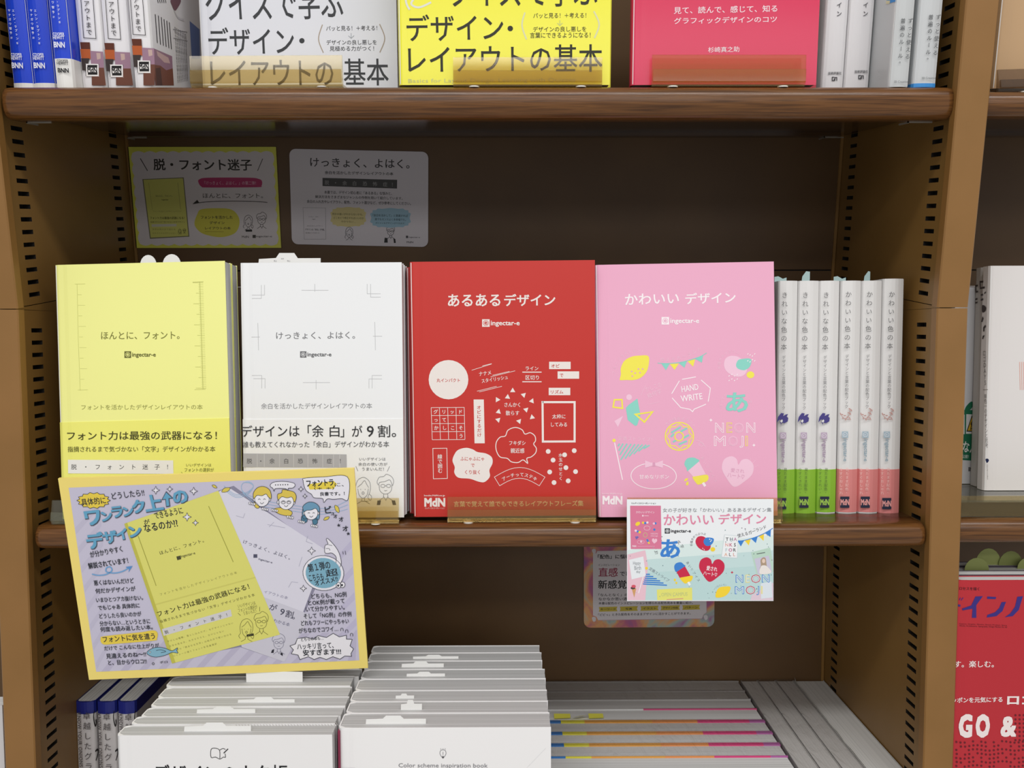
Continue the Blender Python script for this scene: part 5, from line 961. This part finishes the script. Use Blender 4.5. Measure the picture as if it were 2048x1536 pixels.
# stripes on the cover edge strip of the notebooks (hatched flap)
cv = Canvas(nb[0], o=(0, .0008, .2562), u=(1, 0, 0), v=(0, 1, 0), base=.0007).org(100, 1280, 3.413)
for k in range(34): cv.line([(1255+k*21, 566), (1275+k*21, 590)], 3, '#bdbab8')
cv.build('hatched_flap')
RB_ = 'white colour-scheme books in the lower middle row'; cb_ = []
ys = (1453, 1425, 1402, 1380, 1357, 1338, 1321, 1305); ds = [fz(LO, 890, y, ZS).y for y in ys]; ds[0] = -.1215
for i in range(8):
    d0 = ds[i]; d1 = ds[i+1]-.0005 if i < 7 else ds[i]+.020
    x0 = -.1188+(0, .0008, 0, .0006, .0012, .0002, .001, .0005)[i]; x1 = .0652-(.0, .0008, .0002, .0004, .0, .0022, .0016, .0030)[i]
    r = face_book('colour_book', (f'{words[i]} white book of the lower middle row, counting from the aisle' if i else 'front white book with light-bulb emblem in the lower middle row'), LO, x0, d0, -.621, x1-x0, .257, d1-d0, 'f0efef', group=RB_, pm=PAGES_T, ins=.0006, c=.0005)
    cb_.append(r)
    if i in (0, 1, 2, 4, 5, 6): slip(r, (.020, .048, .041, 0, .043, .036, .044)[i], (d1-d0)*.3, .2565, (.055, .020, .018, 0, .040, .045, .050)[i], (.0072, .009, .0045, 0, .0045, .006, .004)[i], 'tab')
q = MB(); q.box(-.0004, .0016, -.0004, .012, 0, .2545); q.build('spine_edge', mat('8a2c4a', .5), cb_[0])['label'] = 'dark crimson spine edge'
cv = Canvas(cb_[0], base=.0002).org(660, 1280, 3.938); K = '#8a8a8e'
cv.curve([(878, 918), (866, 894), (872, 870), (890, 864), (908, 870), (914, 894), (902, 918)], 4, K, 1); cv.line([(880, 920), (900, 920)], 8, '#4a4a4e'); cv.line([(884, 928), (896, 928)], 6, '#4a4a4e'); cv.line([(890, 880), (890, 902)], 4, K); cv.ell(890, 909, 2.5, 2.5, K, 1)
for x in (874, 890, 906): cv.line([(x, 852), (x+(x-890)*.15, 862)], 3, K)
cv.build('light_bulb_emblem'); cv.t('Color scheme inspiration book', 540, 1242, 968, 1012, '#88888c', 2, .006); cv.build('title_lettering')
cv.line([(1550, 1005), (1700, 850)], 1.5, '#d6d6d8'); cv.line([(80, 1002), (200, 1006)], 1.5, '#c8c8ca'); cv.build('crease_line')
# three blue-topped books at far left
BT = 'white spines with blue heads in the lower left corner'
for i, (a, b_, lab) in enumerate(((151, 187, 'white spine with blue head, against the left panel in the bottom bay'), (193.5, 228.5, 'white spine with blue head, middle of the three in the bottom bay'), (234.5, 268, 'white spine with blue head and blue side, beside the white notebooks'))):
    zt = -.437; x0, x1 = fz(LO, a, 1403, zt).x, fz(LO, b_, 1403, zt).x; t = min(x1-x0+.0012, .0212); d = .0960
    r = spine_book('onion_book', lab, LO, x0, d, -.7095, t, .2725, .185, 'dcd9da', group=BT, rough=.4, bow=.003, band=(.2590, .2727, '232c86'))
    if i == 0:
        q = MB(); q.box(.0, t*.96, .19, .1915, .26, .2725)
    cv = Canvas(r, o=(0, -.0026, 0), base=.0004).org(100, 1360, 6.827); K = '#5a5658'; ox = (0, 272, 570)[i]; oy = (0, 12, 18)[i]
    cv.vt('卓越したグラフィ', 497+ox, 420+oy, 545+ox, 1520+oy, 108, K, 0, 2); cv.build('title_lettering')
    cv.rt('KNOW YOUR ONIONS', (372+ox, 440+oy), (404+ox, 1185+oy), K, .02, 2, 1.1); cv.build('subtitle_lettering')
    cv = Canvas(r, o=(t, 0, 0), u=(0, 1, 0), v=(0, 0, 1), base=.0004).org(100, 1360, 6.827); qx = (0, 272, 560)[i]
    cv.curve([(600+qx, 420), (590+qx, 500), (600+qx, 580), (616+qx, 625), (628+qx, 590), (622+qx, 540)], 12, '#3c3a3a', 1); cv.curve([(612+qx, 975), (645+qx, 950), (650+qx, 1000), (622+qx, 1100)], 12, '#3c3a3a', 1); cv.build('side_print')
# colourful-headed landscape stack in the lower right, page edges up
CG = 'white books with rainbow cover edges in the lower right rows'
HB = .2125; ZR = -.7095; zt = -.497
rows = [(1536, 1512, 'open'), (1512, 1486, 'wrap'), (1486, 1463, 'wrap'), (1463, 1440, 'wrap'), (1440, 1417, 'plain'), (1417, 1398, 'plain'), (1398, 1381, 'grey'), (1381, 1364, 'grey')]
rw = ('front', 'second', 'third', 'fourth', 'fifth', 'sixth', 'seventh', 'rearmost')
RAIN = [(0, .095, '3d7fc6'), (.095, .20, 'e6dc4a'), (.20, .50, 'e8a850'), (.50, .70, 'ec9a5a'), (.70, .93, 'e04c86'), (.93, 1, 'b86aa8')]
for i, (ya, yb_, kind) in enumerate(rows):
    d0 = fz(LO, 1400, ya, zt).y; d1 = fz(LO, 1400, yb_, zt).y; x0 = .066; x1 = .3405
    if i == 0: d0 = .030
    if i == 7: d1 = .2895
    r = empty('landscape_book', pose(LO, x0, d0, ZR), f'{rw[i]} of the thick books in the lower right rows, page edges up, '+{'open': 'plain white', 'wrap': 'rainbow edge, shrink-wrapped', 'plain': 'pink-edged cover', 'grey': 'grey and shrink-wrapped'}[kind], 'book', CG)
    t = d1-d0-.0005; w_ = x1-x0
    boxo('page_block', PAGES_Y if kind != 'grey' else GREYP_Y, r, .0005, w_-.001, .0008, t-.0018, 0, HB-.001)
    boxo('cover', mat('e4e2e2', .4), r, 0, w_, -.0002, .0007, 0, HB)
    if kind in ('wrap', 'plain', 'open'):
        th = {'wrap': .0052, 'plain': .0018, 'open': .0014}[kind]
        for (a, b_, c) in (RAIN if kind != 'plain' else ([(0, .48, 'd9d9d8'), (.48, 1, 'cf5a86')] if i == 4 else [(0, 1, 'b5b2b0')])):
            boxo('cover_edge', mat(c, .35), r, w_*a, w_*b_, t-th, t, HB-.012, HB+.0006)
    else: boxo('cover_edge', mat('aaa6a4', .5), r, 0, w_, t-.0014, t, 0, HB)
    if kind in ('wrap', 'grey'): boxo('shrink_wrap', WRAP, r, -.0006, w_+.0006, -.0001, t+.0003, 0, HB+.0012)
    if i == 5 or i == 4:
        pass
    if i == 4:
        for xa, xb in ((.0185, .0385), (.0610, .0790)):
            q = MB(); q.add([(xa, .004, HB+.001), (xb, .0045, HB+.0015), (xb, .012, HB+.003), (xa, .0125, HB+.003)], [[0, 1, 2, 3]]); q.add([(xa, .004, HB+.0006), (xb, .0045, HB+.0011), (xb, .012, HB+.0026), (xa, .0125, HB+.0026)], [[3, 2, 1, 0]]); q.build('sales_slip', mat('e2dc54', .5), r)['label'] = 'yellow paper slip'
        q = MB(); q.add([(.0385, .0055, HB+.001), (.0470, .0015, HB+.004), (.0610, .0085, HB+.003), (.0530, .0110, HB+.001)], [[0, 1, 2, 3]]); q.build('sales_slip', mat('e2dc54', .5), r)['label'] = 'yellow paper slip'
# five fore-edge books at the far right, running to the back
GG = 'books running front to back along the right panel'
xs_ = (.3432, .3668, .3910, .4155, .4572)
for i in range(4):
    x0, x1 = xs_[i]+.0004, xs_[i+1]-.0006; r = empty('wrapped_book', pose(LO, x0, .012, ZR), ('first', 'second', 'third', 'widest')[i]+(' grey shrink-wrapped book beside the rainbow-edged rows, page edges up', ' grey shrink-wrapped book from the rainbow-edged rows', ' grey shrink-wrapped book, next to the widest one', ' unwrapped book lying against the right panel, page edges up')[i], 'book', GG)
    t = x1-x0; boxo('page_block', pages('page_edges_long', 0, 'd0cecb' if i < 3 else 'd2d2cf', 'dad8d5' if i < 3 else 'e2e1de') if i in (0, 3) else MATS['pl'], r, .0008, t-.0008, 0, .277, 0, HB-.001)
    if i == 0: MATS['pl'] = r.children[0].data.materials[0]
    boxo('cover', mat('c8c6c4', .5), r, 0, .0007, 0, .2775, 0, HB); boxo('cover', mat('c8c6c4', .5), r, t-.0007, t, 0, .2775, 0, HB)
    if i < 3: boxo('shrink_wrap', WRAP, r, -.0001, t+.0001, -.0006, .2778, 0, HB+.0012)
    else:
        q = MB(); n = 24; pts = [(0.0006+.0003*math.sin(k*1.9), .277*k/n, HB-.001+.0022+.0005*math.sin(k*1.3)+(.004 if k == n else 0)) for k in range(n+1)]
        q.add(pts+[(p[0]+.0010, p[1], HB-.002) for p in pts], [[k, k+1, n+2+k, n+1+k] for k in range(n)]); q.build('torn_film_edge', mat('dedcd6', .3), r)

# ================================================================== neighbouring bay on the right
def nx(px, d, py=900): return fd(LO, px, py, d).x
N1 = face_book('logo_book', 'white cover-out book with black cut-letter spine in the neighbouring bay', LO, nx(1977, .060, 700), .060, -.1930, .20, .2385+.0, .0160, 'e4e0de', lean=.01, yaw=.0, rough=.4)
cv = Canvas(N1, o=(0, 0, 0), u=(0, -1, 0), v=(0, 0, 1), base=.0003).org(1900, 520, 5.486); K = '#3c302c'
cv.line([(368, 238), (334, 240), (336, 310), (384, 300)], 12, K); cv.line([(340, 386), (366, 380)], 12, K); cv.line([(340, 440), (368, 430)], 12, K); cv.line([(380, 368), (396, 350)], 8, K)
cv.blob([(356, 500), (384, 502), (400, 530), (386, 566), (356, 570)], K, 1); cv.poly([(360, 618), (372, 640), (358, 680), (344, 682)], K, 1); cv.line([(394, 720), (374, 745), (374, 784)], 14, K); cv.poly([(384, 824), (362, 832), (356, 868), (366, 866)], K, 1)
cv.vt('ロゴDAYS', 380, 990, 392, 1375, 40, '#77726e'); cv.line([(366, 1424), (420, 1422)], 3, '#8a8580'); cv.build('spine_lettering')
cv.org(1820, 500, 2.4); cv.vt('単色一のデザインと思考', 363, 690, 370, 950, 14, '#77726e'); cv.blob([(364, 1004), (376, 1002), (380, 1012), (370, 1022)], '#3a4a8a', 1); cv.vt('パイインターナショナル', 372, 1030, 374, 1100, 7, '#77726e'); cv.build('spine_lettering')
cv = Canvas(N1, base=.0001).org(1900, 520, 5.486)
for k in range(6): cv.line([(763+k*20, 1118), (770+k*20, 1426)], 6, '#e3a698')
cv.build('cover_print')
N1b = face_book('logo_book', 'second copy of the cut-letter book, greyish spine half hidden behind the first', LO, nx(1962, .082, 700), .082, -.1930, .20, .2385, .0150, 'b9b6b2', lean=.01)
cv = Canvas(N1b, o=(0, 0, 0), u=(0, -1, 0), v=(0, 0, 1), base=.0003).org(1900, 520, 5.486)
cv.line([(308, 280), (284, 284), (288, 350), (310, 346)], 10, K); cv.line([(280, 432), (304, 426)], 10, K); cv.line([(280, 470), (304, 464)], 10, K); cv.build('spine_lettering')
N2 = face_book('safety_book', 'white book with green warning-sign panel, tucked behind the right post', LO, .4760, .100, -.1930, nx(1956, .100, 800)-.4760, .2180, .018, 'cfcfd2', rough=.4)
cv = Canvas(N2, base=.0001).org(1820, 500, 2.4); GN = '#1d6b4c'
cv.poly([(200, 768), (334, 768), (330, 1013), (200, 1005)], GN, 0); cv.blob([(262, 772), (270, 750), (292, 728), (304, 734), (302, 750), (282, 772)], GN, 0); cv.poly([(200, 790), (262, 790), (262, 884), (200, 884)], '#d4d4d4', 1); cv.poly([(270, 788), (327, 790), (325, 882), (268, 882)], '#d4d4d4', 1)
cv.poly([(297, 792), (324, 872), (270, 872)], '#1d1c18', 2); cv.poly([(297, 803), (318, 867), (276, 867)], '#d6ac2c', 3); cv.line([(296, 824), (292, 838), (302, 842), (308, 862)], 4, '#1d1c18', 4); cv.line([(290, 832), (300, 836), (306, 828)], 3, '#1d1c18', 4); cv.line([(294, 842), (290, 862), (300, 852)], 4, '#1d1c18', 4); cv.ell(300, 820, 4, 4, '#1d1c18', 4); cv.build('warning_sign_print')
cv.t('な人。', 252, 332, 916, 972, '#dfe0dc', 2, .03); cv.t('公開！　解説', 250, 330, 982, 1000, '#c8d4cc', 2, .02); cv.t('BNN', 280, 306, 1042, 1062, '#2c2c2c', 0, .05); cv.build('cover_lettering')
r = empty('stand_block', pose(LO, .4755, .010, -.2115), 'pale amber acrylic block stand under the neighbouring bay books', 'book stand')
boxo('front_face', GOLD, r, 0, .30, .0, .002, .002, .0225); boxo('top_plate', CLEAR, r, 0, .30, .0, .135, .0160, .0180); boxo('bottom_plate', CLEAR, r, 0, .30, .002, .135, .0005, .0025); boxo('rear_face', CLEAR, r, 0, .30, .133, .135, .003, .015)
# upper neighbour: beige book and grey stand
xb = fd(UP, 1992, 100, .05).x
N3 = face_book('beige_book', 'beige cover-out book at the top right corner in the neighbouring bay', UP, xb, .050, ZT+.004, .19, .257, .016, 'c7a47c', rough=.5)
stand('smoked acrylic stand in front of the beige book, top right corner', UP, xb-.008, xb+.18, .030, ZT-.004, m=SMOKE, lean=.1, depth=.075, hgt=.022, roll=.03)
# lower neighbour: red magazines
MG = 'dark magazines behind the red one in the neighbouring bay'; mags = []
for i in range(4):
    mags.append(face_book('magazine', ('front red magazine with big white headline in the neighbouring bay', 'dark-covered magazine directly behind the front red one', 'third magazine of the stack, its dark head in shade', 'rearmost dark magazine of the stack below the green slips')[i], LO, .4795, .004+i*.0165, -.560, .22, .2865+(.0008 if i % 2 else 0), .0155, 'b92a34' if i == 0 else '57505a', group=MG if i else None, rough=.35, pm=PAGES_Y))
for i, (x, y, w_, h_) in enumerate(((.040, .003, .026, .0135), (.062, .006, .028, .0185), (.086, .004, .026, .016), (.100, .010, .024, .012))):
    slip(mags[2 if i in (0, 3) else 3], x-.012, y, .284, w_, h_, 'round', '848c50' if i % 2 == 0 else '949c5c')['label'] = 'green paper slip, shade painted into its colour'  # olive tones put the shade over the green slips into their colour
cv = Canvas(mags[0], base=.0002).org(1880, 1080, 3.369); W = '#f0e4e2'; N_ = '#3a2c7c'
cv.t('ロセスを描く', 130, 264, 314, 336, '#4a1c24', 4, .01)
cv.poly([(100, 430), (138, 436), (136, 450), (100, 442)], N_, 1); cv.line([(130, 404), (138, 388)], 5, N_); cv.line([(142, 406), (156, 388)], 5, N_)
cv.poly([(238, 380), (288, 378), (244, 438), (244, 524), (214, 524), (218, 462), (152, 474), (148, 462), (210, 440)], N_, 1); cv.poly([(318, 380), (378, 384), (374, 398), (316, 396)], N_, 1); cv.poly([(414, 418), (444, 416), (420, 478), (380, 512), (314, 522), (318, 504), (370, 486), (398, 458)], N_, 1); cv.poly([(520, 382), (558, 378), (530, 470), (490, 512), (436, 520), (472, 494), (504, 450)], N_, 1)
cv.t('Fashion, Graphic, Motion, Sound, Product, Space', 130, 450, 560, 570, '#5a1c24', 10); cv.t('Works, Architecture, Typography, Design Market, for All', 130, 450, 572, 584, '#5a1c24', 10); cv.build('masthead_lettering')
cv.t('す。楽しむ。', 96, 362, 812, 858, W, 0, .02); cv.build('headline_lettering'); cv.t('ッポンを元気にする', 80, 420, 1060, 1098, W, -6, .03); cv.t('ロゴ', 450, 640, 1038, 1110, W, 0, .06)
cv.build('headline_lettering'); cv.t('G', 122, 214, 1168, 1332, W, 0, .09); cv.t('O', 236, 332, 1168, 1332, W, 0, .09); cv.t('&', 405, 512, 1184, 1326, W, 0, .06); cv.build('headline_lettering')
rr = random.Random(5)
for j in range(8):
    for i in range(19):
        x = 110+i*28; y = 1180+j*27+180
        if rr.random() < .84: cv.ell(x+(j % 2)*3, y+5*math.sin(i), 7.5, 7.5, '#6b1c26', 1, n=8)
for j in range(7):
    for i in range(4): cv.ell(508+i*28, 1180+j*28, 7.5, 7.5, '#6b1c26', 1, n=8)
o = cv.build('dot_pattern'); o['kind'] = 'stuff'
# left neighbouring bay: one pale book glimpsed past the left post
face_book('pale_book', 'pale grey book glimpsed past the left post at the lower left edge', LO, -.640, .006, -.640, .155, .24, .02, 'c9c6c6')
